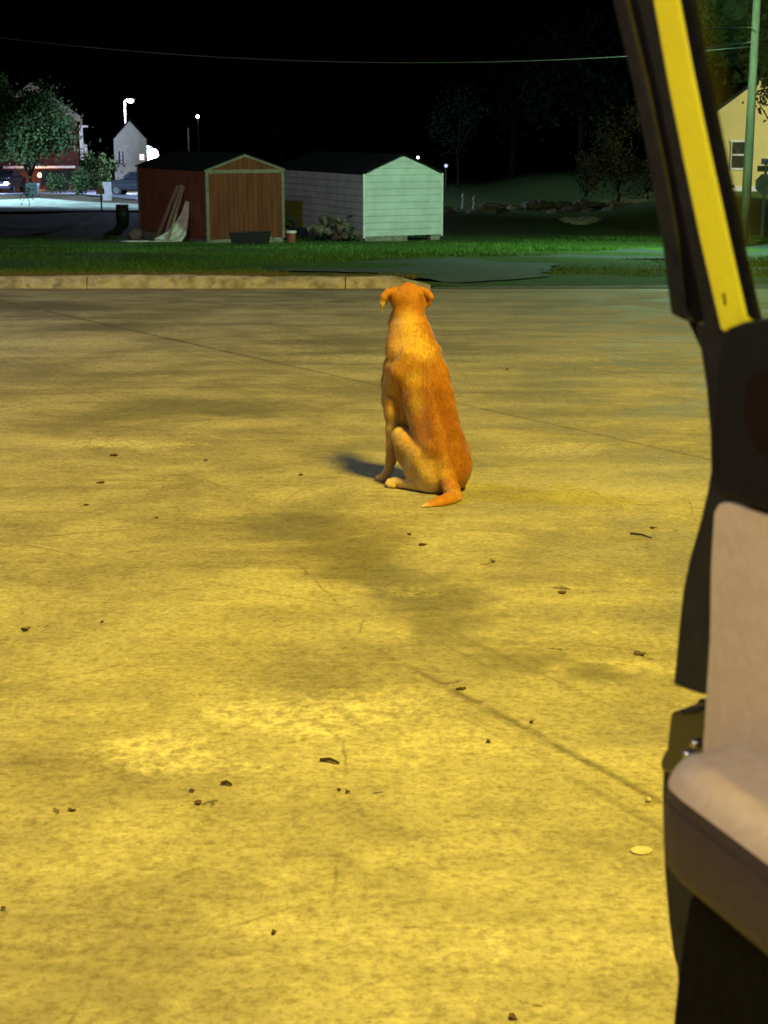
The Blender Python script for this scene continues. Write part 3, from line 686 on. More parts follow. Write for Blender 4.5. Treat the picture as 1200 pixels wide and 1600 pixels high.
    seam = MB().tube([d * u + n * (.0606 * sv) + Vector((0, 0, zm + (zt - .024 - zm) * sz)) for u, sv, sz in us[1:]], .0009, 6); obj('seam', seam, mat('seam_thread', (.05, .03, .028), None, 40, .8), arm)
    pl('lower_trim', [(1076, 1404), (1066, 1460), (1057, 1530), (1050, 1600), (1040, 1800), (1040, 2100), (1500, 2100), (1500, 1400), (1200, 1390), (1090, 1380)], -.016, .006, low, bevel=.006)
build_door()

# ------------------------------------------------------------------ sheds
def lap(mb, z0, z1, xa0, xb0, xa1, xb1, face):   # one lapped board; face(x, out, z) places it
    t0, t1 = .032, .005
    mb.hexa([face(xa0, 0, z0), face(xb0, 0, z0), face(xb0, t0, z0), face(xa0, t0, z0), face(xa1, 0, z1), face(xb1, 0, z1), face(xb1, t1, z1), face(xa1, t1, z1)])
def shed(name, label, pf, th, wdt, ln, eave, peak, lapped, mats):
    g = G(*pf); root = thing(name, label, 'shed', g, th)
    hz = lambda x: eave + (peak - eave) * (1 - abs(x - wdt / 2) / (wdt / 2))
    base = .14
    # core walls
    core = MB()
    fr = [(0.02, 0.02, base), (wdt - .02, .02, base), (wdt - .02, .02, eave - .02), (wdt / 2, .02, peak - .03), (.02, .02, eave - .02)]
    core.prism([Vector(p) for p in fr], [Vector((p[0], ln - .02, p[2])) for p in fr]); obj('wall', core, mats[0], root)
    ff = lambda x, o, z: (x, .018 - o, z); fs = lambda y, o, z: (.018 - o, y, z)
    if lapped:
        H = .1925; z = base
        while z < peak - .06:
            z1 = min(z + H - .006, peak - .03)
            def span(zz):
                if zz <= eave: return .03, wdt - .03
                k = (zz - eave) / (peak - eave) * wdt / 2; return .03 + k, wdt - .03 - k
            a, b = span(z); c, d = span(z1)
            if b - a > .1: m_ = MB(); lap(m_, z, z1, a, b, min(c, d - .01), d, ff); obj('siding_board', m_, mats[0], root)
            if z < eave - .05:
                m_ = MB(); lap(m_, z, min(z1, eave), .03, ln - .03, .03, ln - .03, fs); obj('siding_board', m_, mats[1], root)
            z += H
        for x0, x1 in ((-.012, .05), (wdt - .05, wdt + .012)): m_ = MB().box(x0, x1, -.014, .05, base - .05, eave + .01); obj('corner_trim', m_, mats[2], root)
        bb = MB().box(.05, wdt * .55, -.0, .2, -.12, base - .01); obj('footing_block', bb, M['block'], root)
        bb = MB().box(wdt - .38, wdt - .08, .0, .22, -.12, base - .01); obj('footing_block', bb, M['block'], root)
        bb = MB().box(.0, .2, ln - .6, ln - .2, -.3, base - .01); obj('footing_block', bb, M['block'], root)
    else:
        nb_ = 15; bw = (wdt - .16) / nb_
        for i in range(nb_):
            x0 = .08 + i * bw; m_ = MB().box(x0 + .004, x0 + bw - .004, .0, .018, base - .06, eave - .1); obj('siding_board', m_, mats[0], root)
            za, zb2 = hz(x0 + .004) - .07, hz(x0 + bw - .004) - .07
            if min(za, zb2) > eave + .03:
                m_ = MB().hexa([(x0 + .004, 0, eave + .0), (x0 + bw - .004, 0, eave), (x0 + bw - .004, .018, eave), (x0 + .004, .018, eave), (x0 + .004, 0, za), (x0 + bw - .004, 0, zb2), (x0 + bw - .004, .018, zb2), (x0 + .004, .018, za)]); obj('siding_board', m_, mats[0], root)
        ns = 26; bl = (ln - .16) / ns
        for i in range(ns):
            y0 = .08 + i * bl; m_ = MB().box(.0, .018, y0 + .004, y0 + bl - .004, base - .06, eave - .03); obj('siding_board', m_, mats[1], root)
        for x0, x1 in ((-.012, .08), (wdt - .08, wdt + .012)): obj('corner_trim', MB().box(x0, x1, -.014, .08, base - .1, eave - .1), mats[2], root)
        obj('corner_trim', MB().box(-.012, .08, ln - .08, ln + .012, base - .1, eave - .03), mats[2], root)
        obj('eave_trim', MB().box(-.0, wdt, -.018, .017, eave - .1, eave), mats[2], root)
        for s in (0, 1):
            xa, xb = (-.04, wdt / 2) if s == 0 else (wdt + .04, wdt / 2); za, zb2 = eave - .04, peak
            m_ = MB().prism([Vector((xa, -.022, za - .02)), Vector((xb, -.022, zb2 - .065)), Vector((xb, -.022, zb2 + .012)), Vector((xa, -.022, za + .055))], [Vector((xa, .016, za - .02)), Vector((xb, .016, zb2 - .065)), Vector((xb, .016, zb2 + .012)), Vector((xa, .016, za + .055))]); obj('rake_trim', m_, mats[2], root)
        obj('footing', MB().box(.03, wdt - .03, .03, ln - .03, -.3, base), M['block'], root)
    ov = .06 if not lapped else .015
    sl = (peak - eave) / (wdt / 2)
    for s in (-1, 1):
        xo = wdt / 2 + s * (wdt / 2 + ov); zo = eave - ov * sl + .012
        a = [(wdt / 2, -.03, peak + .012), (xo, -.03, zo), (xo, -.03, zo + .03), (wdt / 2, -.03, peak + .045)]
        b_ = [(p[0], ln + .03, p[2]) for p in a]
        obj('roof_slope', MB().prism([Vector(p) for p in a], [Vector(p) for p in b_]), M['shingle'], root)
    return root
TB = R(30)
brown = shed('garden_shed', 'brown board shed with tan trim and dark gable roof', (324, 379), TB, 2.42, 5.2, 1.99, 2.40, False, (M['brown_board'], M['brown_board_bluelit'], M['tan_trim']))
white = shed('garden_shed', 'white lap-sided shed with gable end standing on blocks', (568, 377.5), R(25), 2.56, 7.0, 1.90, 2.42, True, (M['white_siding'], M['white_siding'], M['white_trim']))

# things around the sheds
bl = Matrix.Translation(brown.location) @ Matrix.Rotation(TB, 4, 'Z')
def side(y, z, out=.0): return bl @ Vector((-.02 - out, y, z))
for i, (pb, yt, zt, wd_) in enumerate([((244, 376), 1.9, 1.50, .10), ((254, 378), 1.6, 1.54, .09), ((262, 379), 1.45, 1.48, .05)]):
    b0 = G(*pb); b0.z += .01; t0 = side(yt, zt, .03)
    o = obj('plank', MB().bar(rel([b0], b0)[0], t0 - b0, wd_, .04), M['lumber']); o.location = b0
    tag(o, ['wide pale plank leaning on the brown shed, farthest from its front corner', 'middle pale plank leaning against the brown shed side', 'narrow pale stick leaning on the brown shed beside the tarp'][i], 'plank', 'planks leaning on the brown shed')
def tarp():
    path = [(293, 314, 44.9, 6), (289, 335, 44.7, 12), (283, 352, 44.4, 20), (275, 366, 44.1, 30), (262, 377, 43.9, 40), (245, 383, 43.6, 22), (220, 385.5, 43.5, 15), (190, 387, 43.4, 9)]
    base = G(262, 382); ns, nc = 36, 14; mb = MB()
    px = np.array(path, float); ts = np.linspace(0, len(path) - 1, ns)
    for t in ts:
        x, y, Y, wpx = [np.interp(t, range(len(path)), px[:, c]) for c in range(4)]
        for j in range(nc):
            s = j / (nc - 1) - .5; f = math.sin(s * 17 + t * 1.6) * .5 + math.sin(s * 31 - t * 2.3) * .3
            p = P(x + s * wpx, y + s * wpx * .25, Y + .12 * f - .1 * abs(s)); p.z = max(p.z + .03 * f, gz(p.x, p.y) + .02 + .04 * (f + 1) * (1 - 2 * abs(s)))
            mb.v.append(tuple(p - base))
    for i in range(ns - 1):
        for j in range(nc - 1): mb.f.append((i * nc + j, i * nc + j + 1, (i + 1) * nc + j + 1, (i + 1) * nc + j))
    o = obj('tarp', mb, M['tarp'], smooth=True); o.location = base
    s = o.modifiers.new('solid', 'SOLIDIFY'); s.thickness = .012
    tag(o, 'crumpled pale tarp draped from the brown shed side onto the grass', 'tarp')
tarp()
g = G(303, 377); o = obj('cloth_bundle', MB().lump((0, 0, .28), (.24, .2, .32), 5, .22, 14, 10), M['tarp'], smooth=True); o.location = g; tag(o, 'bunched up pale cloth bundle beside the brown shed corner', 'bundle')
g = G(391, 381); t = thing('trough', 'black trough lying on the grass before the brown shed', 'trough', g, R(6))
obj('shell', MB().hexa([(-.5, -.2, .0), (.5, -.2, 0), (.5, .2, 0), (-.5, .2, 0), (-.56, -.26, .3), (.56, -.26, .34), (.56, .26, .34), (-.56, .26, .3)]), M['black_plastic'], t, bevel=.03); obj('rim', MB().bar((-.58, -.27, .31), (.58, -.27, .35), .05, .04), M['black_plastic'], t, bevel=.01)
for (a, b, lab) in [((420, 354, 45.2), (437, 367, 44.9), 'short pale board sticking up behind the black trough'), ((380, 382, 43.9), (424, 371, 44.2), 'weathered board lying in front of the black trough'), ((392, 386, 43.2), (428, 379, 43.3), 'thin grey lath on the grass by the black trough')]:
    p0, p1 = P(*a), P(*b); p0.z = max(p0.z, gz(p0.x, p0.y) + .05); p1.z = max(p1.z, gz(p1.x, p1.y) + .05); o = obj('scrap_board', MB().bar((0, 0, 0), p1 - p0, .09, .03), M['lumber']); o.location = p0; tag(o, lab, 'board', 'scrap boards by the trough')
g = G(455, 379); t = thing('bucket', 'small white bucket with a reddish label between the sheds', 'bucket', g)
obj('pail', MB().tube([(0, 0, 0), (0, 0, .3)], [.12, .14], 16), mat('pail_red', (.30, .10, .05), (.24, .07, .04), 8, .5), t, smooth=False); obj('rim', MB().tube([(0, 0, .27), (0, 0, .33)], [.152, .152], 16), M['white_trim'], t)
g = G(449, 376); t = thing('tyre', 'old black tyre standing between the two sheds', 'tyre', (g.x, g.y + .5, gz(g.x, g.y + .5)), R(35))
mbt = MB(); n1, n2 = 22, 8
for i in range(n1):
    for j in range(n2):
        A_, B_ = 2 * math.pi * i / n1, 2 * math.pi * j / n2; rr = .28 + .085 * math.cos(B_); mbt.v.append((rr * math.cos(A_), .09 * math.sin(B_), .365 + rr * math.sin(A_)))
for i in range(n1):
    for j in range(n2): mbt.f.append((i * n2 + j, ((i + 1) % n1) * n2 + j, ((i + 1) % n1) * n2 + (j + 1) % n2, i * n2 + (j + 1) % n2))
obj('tread', mbt, M['tyre'], t, smooth=True)
# rubble heap: every stone its own object
rr = random.Random(4)
for i in range(46):
    u = rr.random(); px = 482 + 82 * u; top = 34 * math.sin(math.pi * min(1, (u * .95 + .05))) ** .8
    hgt = rr.random() * top / 52; b0 = G(px, 379 - rr.random() * 3); s = rr.uniform(.07, .17)
    o = obj('rubble_stone', MB().lump((0, 0, 0), (s * rr.uniform(.8, 1.4), s, s * rr.uniform(.6, 1)), 100 + i, .22, 7, 5), M['stone']); o.location = (b0.x, b0.y + .3 * (1 - hgt), b0.z + s * .6 + hgt); o.rotation_euler = (rr.uniform(0, 3), rr.uniform(0, 3), rr.uniform(0, 3))
    tag(o, 'rough grey-brown stone in the rubble heap against the white shed', 'stone', 'stones of the rubble heap')
o = obj('cord', MB().tube(rel([P(536, 345, 45.9), P(546, 338, 45.8), P(556, 336, 45.8), P(568, 331, 46.1)], P(568, 331, 46.1)), .018, 6), M['black_plastic']); o.location = P(568, 331, 46.1); tag(o, 'black cord hanging from the white shed to the rubble heap', 'cord')
g = G(192, 352); t = thing('barrel', 'dark barrel standing left of the brown shed', 'barrel', g)
obj('drum', MB().tube([(0, 0, 0), (0, 0, .25), (0, 0, .27), (0, 0, .5), (0, 0, .52), (0, 0, .75)], [.24, .24, .255, .255, .24, .24], 18), M['dark_metal'], t, smooth=True); obj('lid', MB().tube([(0, 0, .752), (0, 0, .78)], [.25, .25], 18), M['dark_metal'], t)
g = G(212, 374); o = obj('stump', MB().lump((0, 0, .12), (.22, .2, .2), 8, .2), M['block'], smooth=True); o.location = g; tag(o, 'pale stump of masonry at the rear corner of the brown shed', 'block')

# ------------------------------------------------------------------ trees
def leafcloud(n, c, r, size, seed, clumps=14):
    q = np.random.default_rng(seed); cc = q.normal(size=(clumps, 3)); cc /= np.linalg.norm(cc, axis=1)[:, None]; cc *= q.uniform(.35, .95, (clumps, 1))
    ci = q.integers(0, clumps, n); p = cc[ci] + q.normal(size=(n, 3)) * q.uniform(.12, .3, clumps)[ci][:, None]
    p = np.array(c) + p * np.array(r)
    a = q.normal(size=(n, 3)); a /= np.linalg.norm(a, axis=1)[:, None]; b = np.cross(a, q.normal(size=(n, 3))); b /= np.linalg.norm(b, axis=1)[:, None]
    s = size * q.uniform(.6, 1.4, (n, 1)); V = np.empty((n * 4, 3)); V[0::4] = p - a * s; V[1::4] = p + b * s * .45; V[2::4] = p + a * s; V[3::4] = p - b * s * .45
    mb = MB(); mb.v = V.tolist(); mb.f = np.arange(n * 4).reshape(-1, 4).tolist(); return mb
def leafobj(mb, m, parent, name='crown'):
    me = bpy.data.meshes.new(name); me.from_pydata(mb.v, [], mb.f); me.materials.append(m); o = bpy.data.objects.new(name, me); C.objects.link(o); o.parent = parent; return o
def tree(name, label, base, h, r, n, size, m, seed, group=None, trunk_h=None, cat='tree', tr=.16, shift=0):
    t = thing(name, label, cat, base, 0, group); q = random.Random(seed); th = trunk_h if trunk_h is not None else h * .35
    mb = MB().tube([(0, 0, -.2), (.1, .05, th * .5), (0, .1, th), (.15, 0, h * .75)], [tr * 1.25, tr, tr * .8, tr * .3], 8)
    for i in range(6):
        a = q.uniform(0, 6.28); z0 = th * q.uniform(.75, 1.3); mb.tube([(0, 0, z0), (r[0] * .35 * math.cos(a), r[1] * .35 * math.sin(a), z0 + (h - z0) * .35), (r[0] * .75 * math.cos(a), r[1] * .75 * math.sin(a), z0 + (h - z0) * .6)], [tr * .5, tr * .3, tr * .1], 6)
    obj('trunk', mb, M['bark'], t, smooth=True); leafobj(leafcloud(n, (shift, 0, h - r[2] * .95), r, size, seed), m, t); return t
def at_ground(px, Y):
    p = P(px, 300, Y); return Vector((p.x, Y, gz(p.x, Y)))
tree('oak_tree', 'dense dark leafy tree growing in front of the brick house', at_ground(47, 100), 6.5, (2.8, 1.6, 2.5), 20000, .14, M['leaf'], 1, trunk_h=1.2)
tree('maple_tree', 'tree at the edge of the brick house with lamplit pale leaves', at_ground(-8, 106), 7.6, (1.6, 1.4, 2.0), 2200, .14, M['leaf'], 2, trunk_h=3)
for i, (px, Y, h, r, lab) in enumerate([(131, 98, 1.7, .75, 'rounded dark shrub at the right corner of the brick house'), (150, 104, 2.9, 1.1, 'tall loose shrub between brick house and white cottage'), (172, 112, 2.3, 1.0, 'dark shrub touching the white cottage wall'), (92, 100, 1.3, .9, 'low dark shrub below the brick house balcony')]):
    tree('shrub', lab, at_ground(px, Y), h, (r, r * .8, h * .5), 1400, .09, M['leaf'], 20 + i, 'shrubs by the far houses', trunk_h=.3, cat='shrub', tr=.04)
tree('bush', 'tall sparse bush in the dark beyond the lawn', at_ground(965, 74), 4.2, (1.3, 1.0, 2.0), 1900, .10, M['leaf_dry'], 31, trunk_h=.6, cat='bush', tr=.07)
tree('bush', 'low spreading bush under the taller one beyond the lawn', at_ground(1010, 72), 2.0, (1.3, .9, 1.0), 1200, .09, M['leaf_dry'], 32, trunk_h=.3, cat='bush', tr=.05)
tree('bush', 'small ragged bush beside the pale rubble mound', at_ground(915, 78), 2.4, (1.2, .9, 1.1), 900, .09, M['leaf_dry'], 33, trunk_h=.3, cat='bush', tr=.05)
tree('leafy_tree', 'dark tree behind the white shed with a few glinting leaves', at_ground(715, 118), 7.2, (2.6, 2.0, 2.6), 1400, .13, M['leaf_dark'], 34, trunk_h=2.5)
tree('leafy_tree', 'thin dark tree behind the gap between the two sheds', at_ground(440, 128), 7.0, (1.8, 1.5, 2.2), 300, .12, M['leaf_dark'], 35, trunk_h=3)
tree('big_tree', 'large green-lit tree overhanging the yard behind the utility pole', at_ground(1240, 53), 10.4, (3.6, 2.6, 2.6), 9000, .15, M['leaf'], 36, trunk_h=5, tr=.22, shift=-1.6)
tree('yard_tree', 'small-leaved branch tree in front of the yellow house beside the pole', at_ground(1222, 58), 6.2, (1.7, 1.3, 1.5), 1300, .10, M['leaf'], 37, trunk_h=3.0, tr=.1)
for i, (px, Y, h) in enumerate([(-60, 165, 15), (95, 178, 17), (270, 172, 18), (390, 160, 16), (520, 168, 19), (640, 155, 16), (800, 140, 17), (905, 132, 15), (1010, 138, 18)]):
    tree('woodland_tree', 'tall black tree of the dark wood behind the yard', at_ground(px, Y), h, (6.0, 4.0, h * .42), 2600, .34, M['leaf_dark'], 60 + i, 'trees of the dark wood', tr=.3)

# ------------------------------------------------------------------ houses on the left
def house(name, label, pxl, pxr, pyb, pypeak, pyeave, Y, depth, wallm, roofm, over, trim, thk=.25):
    c = P((pxl + pxr) / 2, pyb, Y); root = thing(name, label, 'house', c, -math.atan2(c.x, c.y))
    x0 = P(pxl, pyb, Y).x - c.x; x1 = P(pxr, pyb, Y).x - c.x; ze = P(600, pyeave, Y).z - c.z; zp = P(600, pypeak, Y).z - c.z; xm = (x0 + x1) / 2
    a = [Vector(p) for p in [(x0, 0, -1), (x1, 0, -1), (x1, 0, ze), (xm, 0, zp), (x0, 0, ze)]]
    obj('wall', MB().prism(a, [p + Vector((0, depth, 0)) for p in a]), wallm, root)
    sl = (zp - ze) / (x1 - xm)
    for s in (-1, 1):
        xo = xm + s * (x1 - xm + over); zo = ze - over * sl + .02
        q = [Vector(p) for p in [(xm, -over, zp + .02), (xo, -over, zo), (xo, -over, zo + thk), (xm, -over, zp + thk + .03)]]
        rf = obj('roof_slope', MB().prism(q, [p + Vector((0, depth + 2 * over, 0)) for p in q]), roofm, root)
        if trim:
            q = [Vector(p) for p in [(xm, -over - .03, zp - trim), (xo, -over - .03, zo - trim + .1), (xo, -over - .03, zo + thk * .9), (xm, -over - .03, zp + thk)]]
            obj('rake_board', MB().prism(q, [p + Vector((0, .028, 0)) for p in q]), M['block'], rf)
    return root, c, x0, x1, ze, zp
def rect(root, c, Y, x0, y0, x1, y1, d0, d1):
    a = P(x0, y1, Y) - c; b = P(x1, y0, Y) - c
    return MB().box(a.x, b.x, -d1, -d0, a.z, b.z)
def window(root, c, Y, x0, y0, x1, y1, m_pane, fw=1.6, bars=1):
    f = MB()
    for (a0, b0, a1, b1) in [(x0, y0, x1, y0 + fw), (x0, y1 - fw, x1, y1), (x0, y0 + fw, x0 + fw, y1 - fw), (x1 - fw, y0 + fw, x1, y1 - fw)] + ([((x0 + x1) / 2 - fw / 3, y0 + fw, (x0 + x1) / 2 + fw / 3, y1 - fw)] if bars else []):
        f.v, f.f = f.add(*(lambda r: (r.v, r.f))(rect(root, c, Y, a0, b0, a1, b1, .003, .06))).v, f.f
    w_ = obj('window', f, M['white_trim'], root); obj('pane', rect(root, c, Y, x0 + fw * .5, y0 + fw * .5, x1 - fw * .5, y1 - fw * .5, .002, .02), m_pane, w_); return w_
YB = 110
bh, c, x0, x1, ze, zp = house('brick_house', 'red brick house with pale rake boards and white balcony edge', -9, 124, 292, 135, 183, YB, 9, M['brick'], M['shingle'], .35, .42)
obj('balcony_edge', rect(bh, c, YB, 7, 259, 40, 262.5, .6, .75), M['white_trim'], bh); obj('balcony_edge', rect(bh, c, YB, 53, 259, 116, 262.5, .6, .75), M['white_trim'], bh)
obj('balcony_floor', rect(bh, c, YB, -9, 262.6, 124, 264, .003, .74), M['brick'], bh)
obj('lamp_box', rect(bh, c, YB, 47, 252, 50.5, 261, .1, .3), M['white_trim'], bh)
obj('garage_shade_sheet', rect(bh, c, YB, 64, 266, 114, 290, .002, .02), M['pane'], bh)  # flat dark sheet standing in for the shade inside the open garage
obj('downspout', rect(bh, c, YB, 124.5, 196, 127.5, 250, .1, .2), M['white_trim'], bh)
obj('porch_beam', rect(bh, c, YB, 127.6, 196, 136, 199, .1, .2), M['white_trim'], bh)
obj('porch_post', rect(bh, c, YB, 131, 227, 134.5, 245, .1, .2), M['white_trim'], bh); obj('porch_rail', rect(bh, c, YB, 127.6, 226, 134.5, 229, .21, .27), M['white_trim'], bh)
window(bh, c, YB, 20, 215, 36, 242, M['pane'], 1.5)
YC = 112
wh, c2, *_ = house('white_cottage', 'small white cottage with steep gable behind the brown shed', 180.5, 231, 284, 189, 218, YC, 6, M['white_siding'], M['shingle'], .1, 0, .12)
window(wh, c2, YC, 184, 235, 189.3, 257, M['pane'], 1.0, 0); window(wh, c2, YC, 190, 235, 194.8, 257, M['pane'], 1.0, 0)
window(wh, c2, YC, 217, 240, 226, 251, emit('lit_pane', (1, .62, .66), 1.6), 1.0, 0)
# floodlight on its post
YF = 104; pf = P(240, 241, YF); gb = Vector((P(231.5, 240, YF).x, YF, gz(pf.x, YF)))
t = thing('yard_light', 'blue-white floodlight burning on a white post behind the brown shed', 'floodlight', gb)
ph = pf - gb
obj('post', MB().tube([(0, 0, -.2), (0, 0, ph.z + .55)], [.07, .055], 10), M['white_trim'], t)
obj('arm', MB().tube([(0, 0, ph.z + .42), (ph.x * .6, 0, ph.z + .5), (ph.x, -.05, ph.z + .36)], .03, 8), M['dark_metal'], t)
obj('housing', MB().hexa([(ph.x - .28, .1, ph.z - .25), (ph.x + .28, .1, ph.z - .25), (ph.x + .2, .3, ph.z - .15), (ph.x - .2, .3, ph.z - .15), (ph.x - .28, -.05, ph.z + .3), (ph.x + .28, -.05, ph.z + .3), (ph.x + .2, .25, ph.z + .3), (ph.x - .2, .25, ph.z + .3)]), M['dark_metal'], t, bevel=.02)
FL = emit('flood_led', (.62, .70, 1.0), 60)
obj('bulb', MB().lump((ph.x, -.2, ph.z), (.34, .2, .34), 1, .0, 16, 10), FL, t, smooth=True)
point('flood_glow', pf + Vector((-.1, -.75, .1)), 3200, (.62, .66, 1.0), .25); spot('flood_beam', pf + Vector((-.1, -.5, 0)), (-20, 90, -2.8), 5000, (.45, .62, 1.0), .2, 100, .5)
# street lamp behind the cottage
YL = 131; a = P(196, 190, YL); b = P(205, 158, YL); gl0 = Vector((a.x, YL, gz(a.x, YL))); t = thing('street_lamp', 'lit street lamp with pale pole behind the white cottage', 'street lamp', gl0)
ht = b.z - gl0.z
obj('pole', MB().tube([(0, 0, -.2), (0, 0, ht - .1), (.06, 0, ht + .1), (.35, 0, ht + .2)], [.1, .08, .06, .05], 10), M['white_trim'], t, smooth=True)
obj('head', MB().lump((.55, -.05, ht + .17), (.36, .18, .09), 2, .0, 14, 8), M['dark_metal'], t, smooth=True)
obj('bulb', MB().lump((.5, -.08, ht + .02), (.24, .16, .15), 2, .0, 14, 8), emit('lamp_pink', (1, .80, .92), 40), t, smooth=True)
point('street_lamp_glow', (gl0.x + .3, YL - .9, b.z - .2), 900, (.9, .82, 1.0), .2)
# car with headlights
def car(name, label, loc, rz, col, lights, group=None):
    t = thing(name, label, 'car', loc, rz, group)
    prof = [(-2.2, .35), (2.15, .35), (2.25, .6), (2.15, .82), (1.2, .98), (-2.15, 1.0), (-2.28, .7)]
    cab = [(1.2, .98), (.55, 1.45), (-1.2, 1.48), (-2.0, 1.0)]
    obj('body', MB().prism([Vector((x, -.85, z)) for x, z in prof], [Vector((x, .85, z)) for x, z in prof]), col, t, bevel=.08, seg=3)
    obj('cabin', MB().prism([Vector((x, -.72, z)) for x, z in cab], [Vector((x, .72, z)) for x, z in cab]), col, t, bevel=.06, seg=3)
    for s in (-1, 1):
        obj('window', MB().prism([Vector((x, s * .722, z)) for x, z in [(.95, 1.03), (.45, 1.39), (-.3, 1.41), (-.3, 1.03)]], [Vector((x, s * .735, z)) for x, z in [(.95, 1.03), (.45, 1.39), (-.3, 1.41), (-.3, 1.03)]]), M['pane'], t)
        obj('window', MB().prism([Vector((x, s * .722, z)) for x, z in [(-.38, 1.03), (-.38, 1.41), (-1.15, 1.42), (-1.7, 1.03)]], [Vector((x, s * .735, z)) for x, z in [(-.38, 1.03), (-.38, 1.41), (-1.15, 1.42), (-1.7, 1.03)]]), M['pane'], t)
        for x in (-1.35, 1.4): wv = obj('wheel', MB().tube([(x, s * .68, .32), (x, s * .88, .32)], .32, 18), M['tyre'], t); obj('rim', MB().tube([(x, s * .87, .32), (x, s * .89, .32)], .19, 12), M['sign_back'], wv)
        obj('headlight', MB().lump((2.2, s * .6, .68), (.08, .16, .1), 1, 0, 12, 8), lights, t, smooth=True)
    obj('windscreen', MB().hexa([(1.17, -.6, 1.02), (1.17, .6, 1.02), (1.19, .6, 1.03), (1.19, -.6, 1.03), (.6, -.55, 1.42), (.6, .55, 1.42), (.62, .55, 1.44), (.62, -.55, 1.44)]), M['pane'], t)
    return t
HL = emit('headlight_led', (.5, .62, 1.0), 45)
g = at_ground(9, 102); car('parked_car', 'car with glaring blue-white headlights before the brick house', g, R(-90), M['car_dark'], HL)
point('headlight_glow', (g.x + .1, g.y - 3.2, g.z + .75), 260, (.5, .64, 1.0), .15)
g = at_ground(222, 97); car('parked_car', 'dark unlit car half hidden by the brown shed', g, R(176), M['car_dark'], M['pane'])
# porch lamp of the brick house
p = P(62, 276, YB - 1.2); gb = Vector((p.x, p.y, gz(p.x, p.y))); t = thing('path_lamp', 'small orange lamp on a short post by the brick house', 'lamp', gb)
obj('post', MB().tube([(0, 0, -.1), (0, 0, p.z - gb.z)], .03, 8), M['dark_metal'], t); obj('bulb', MB().lump((0, 0, p.z - gb.z + .1), (.12, .12, .14), 1, 0, 12, 8), emit('porch_orange', (1, .45, .15), 30), t, smooth=True); obj('cap', MB().tube([(0, 0, p.z - gb.z + .24), (0, 0, p.z - gb.z + .32)], [.16, .03], 10), M['dark_metal'], t)
point('porch_glow', p + Vector((0, -.5, .2)), 90, (1, .5, .2), .1)
# mailbox, A-frame, bin, sapling
g = G(159, 331); t = thing('mailbox', 'pinkish mailbox on a thin post by the far street', 'mailbox', g)
zt = P(157, 303, g.y).z - g.z
obj('post', MB().box(-.03, .03, -.03, .03, -.2, zt), M['dark_metal'], t)
ar = [(.15 * math.cos(a_), .15 * math.sin(a_)) for a_ in np.linspace(0, math.pi, 9)]
obj('box', MB().prism([Vector((x - .03, -.25, zt + .14 + z)) for x, z in ar] + [Vector((-.18, -.25, zt)), Vector((.12, -.25, zt))], [Vector((x - .03, .25, zt + .14 + z)) for x, z in ar] + [Vector((-.18, .25, zt)), Vector((.12, .25, zt))]), M['pink'], t)
obj('flag', MB().box(.125, .135, -.1, -.05, zt + .1, zt + .38), M['dark_metal'], t)
g = G(168, 313); t = thing('sandwich_board', 'white folding board standing by the far street', 'board', g, R(8))
for s in (-1, 1): obj('panel', MB().hexa([(-.24, s * .28 - .02, .0), (.24, s * .28 - .02, 0), (.24, s * .28 + .02, 0), (-.24, s * .28 + .02, 0), (-.24, s * .03 - .02, 1.0), (.24, s * .03 - .02, 1.0), (.24, s * .03 + .02, 1.0), (-.24, s * .03 + .02, 1.0)]), M['white_trim'], t)
g = G(52, 309); t = thing('wheelie_bin', 'dark green wheelie bin on the verge of the far street', 'bin', g)
obj('bin_body', MB().hexa([(-.25, -.28, .05), (.25, -.28, .05), (.25, .28, .05), (-.25, .28, .05), (-.33, -.36, .75), (.33, -.36, .75), (.33, .36, .75), (-.33, .36, .75)]), M['bin'], t, bevel=.03); obj('lid', MB().hexa([(-.35, -.4, .755), (.35, -.4, .755), (.35, .4, .755), (-.35, .4, .755), (-.3, -.3, .84), (.3, -.3, .84), (.3, .36, .86), (-.3, .36, .86)]), M['bin'], t, bevel=.02)
for s in (-1, 1): obj('wheel', MB().tube([(s * .22, .3, .1), (s * .28, .3, .1)], .1, 12), M['tyre'], t)
tree('sapling', 'thin young sapling on the lit verge near the green bin', G(43, 325), 1.1, (.4, .3, .4), 120, .06, M['leaf'], 41, trunk_h=.5, tr=.015, cat='sapling')
# small far lamps
for px, py, Y, col, st, rad, lab in [(309, 182, 150, (.8, .9, 1), 30, .14, 'tiny white far-off lamp on a pole above the brown shed'), (697, 259, 115, (.55, .62, 1), .9, .13, 'small bluish wall lamp glimmering right of the white shed'), (653, 246, 120, (.85, .9, 1), 6, .1, 'tiny white lamp peeking over the white shed roof')]:
    p = P(px, py, Y); gb = Vector((p.x, Y, gz(p.x, Y))); t = thing('far_lamp', lab, 'lamp', gb); hz_ = p.z - gb.z
    obj('pole', MB().tube([(0, .1, -.2), (0, .1, hz_ + .1)], .06, 8), M['wood_pole'], t); obj('bulb', MB().lump((0, -.1, hz_), (rad, .1, rad), 1, 0, 12, 8), emit('far_bulb', col, st), t, smooth=True)
    obj('shade', MB().tube([(0, 0, hz_ + rad * .9), (0, 0, hz_ + rad * 1.5)], [rad * 1.3, .05], 10), M['dark_metal'], t)
p = P(697, 245, 115); pass
a = P(294, 200, 120); b = P(295, 240, 120); gb = Vector((b.x, 120, gz(b.x, 120))); o = obj('thin_pole', MB().tube([(0, 0, -.2), (a.x - gb.x, 0, a.z - gb.z)], [.07, .05], 8), M['white_trim']); o.location = gb; tag(o, 'thin pale pole standing behind the brown shed roof', 'pole')

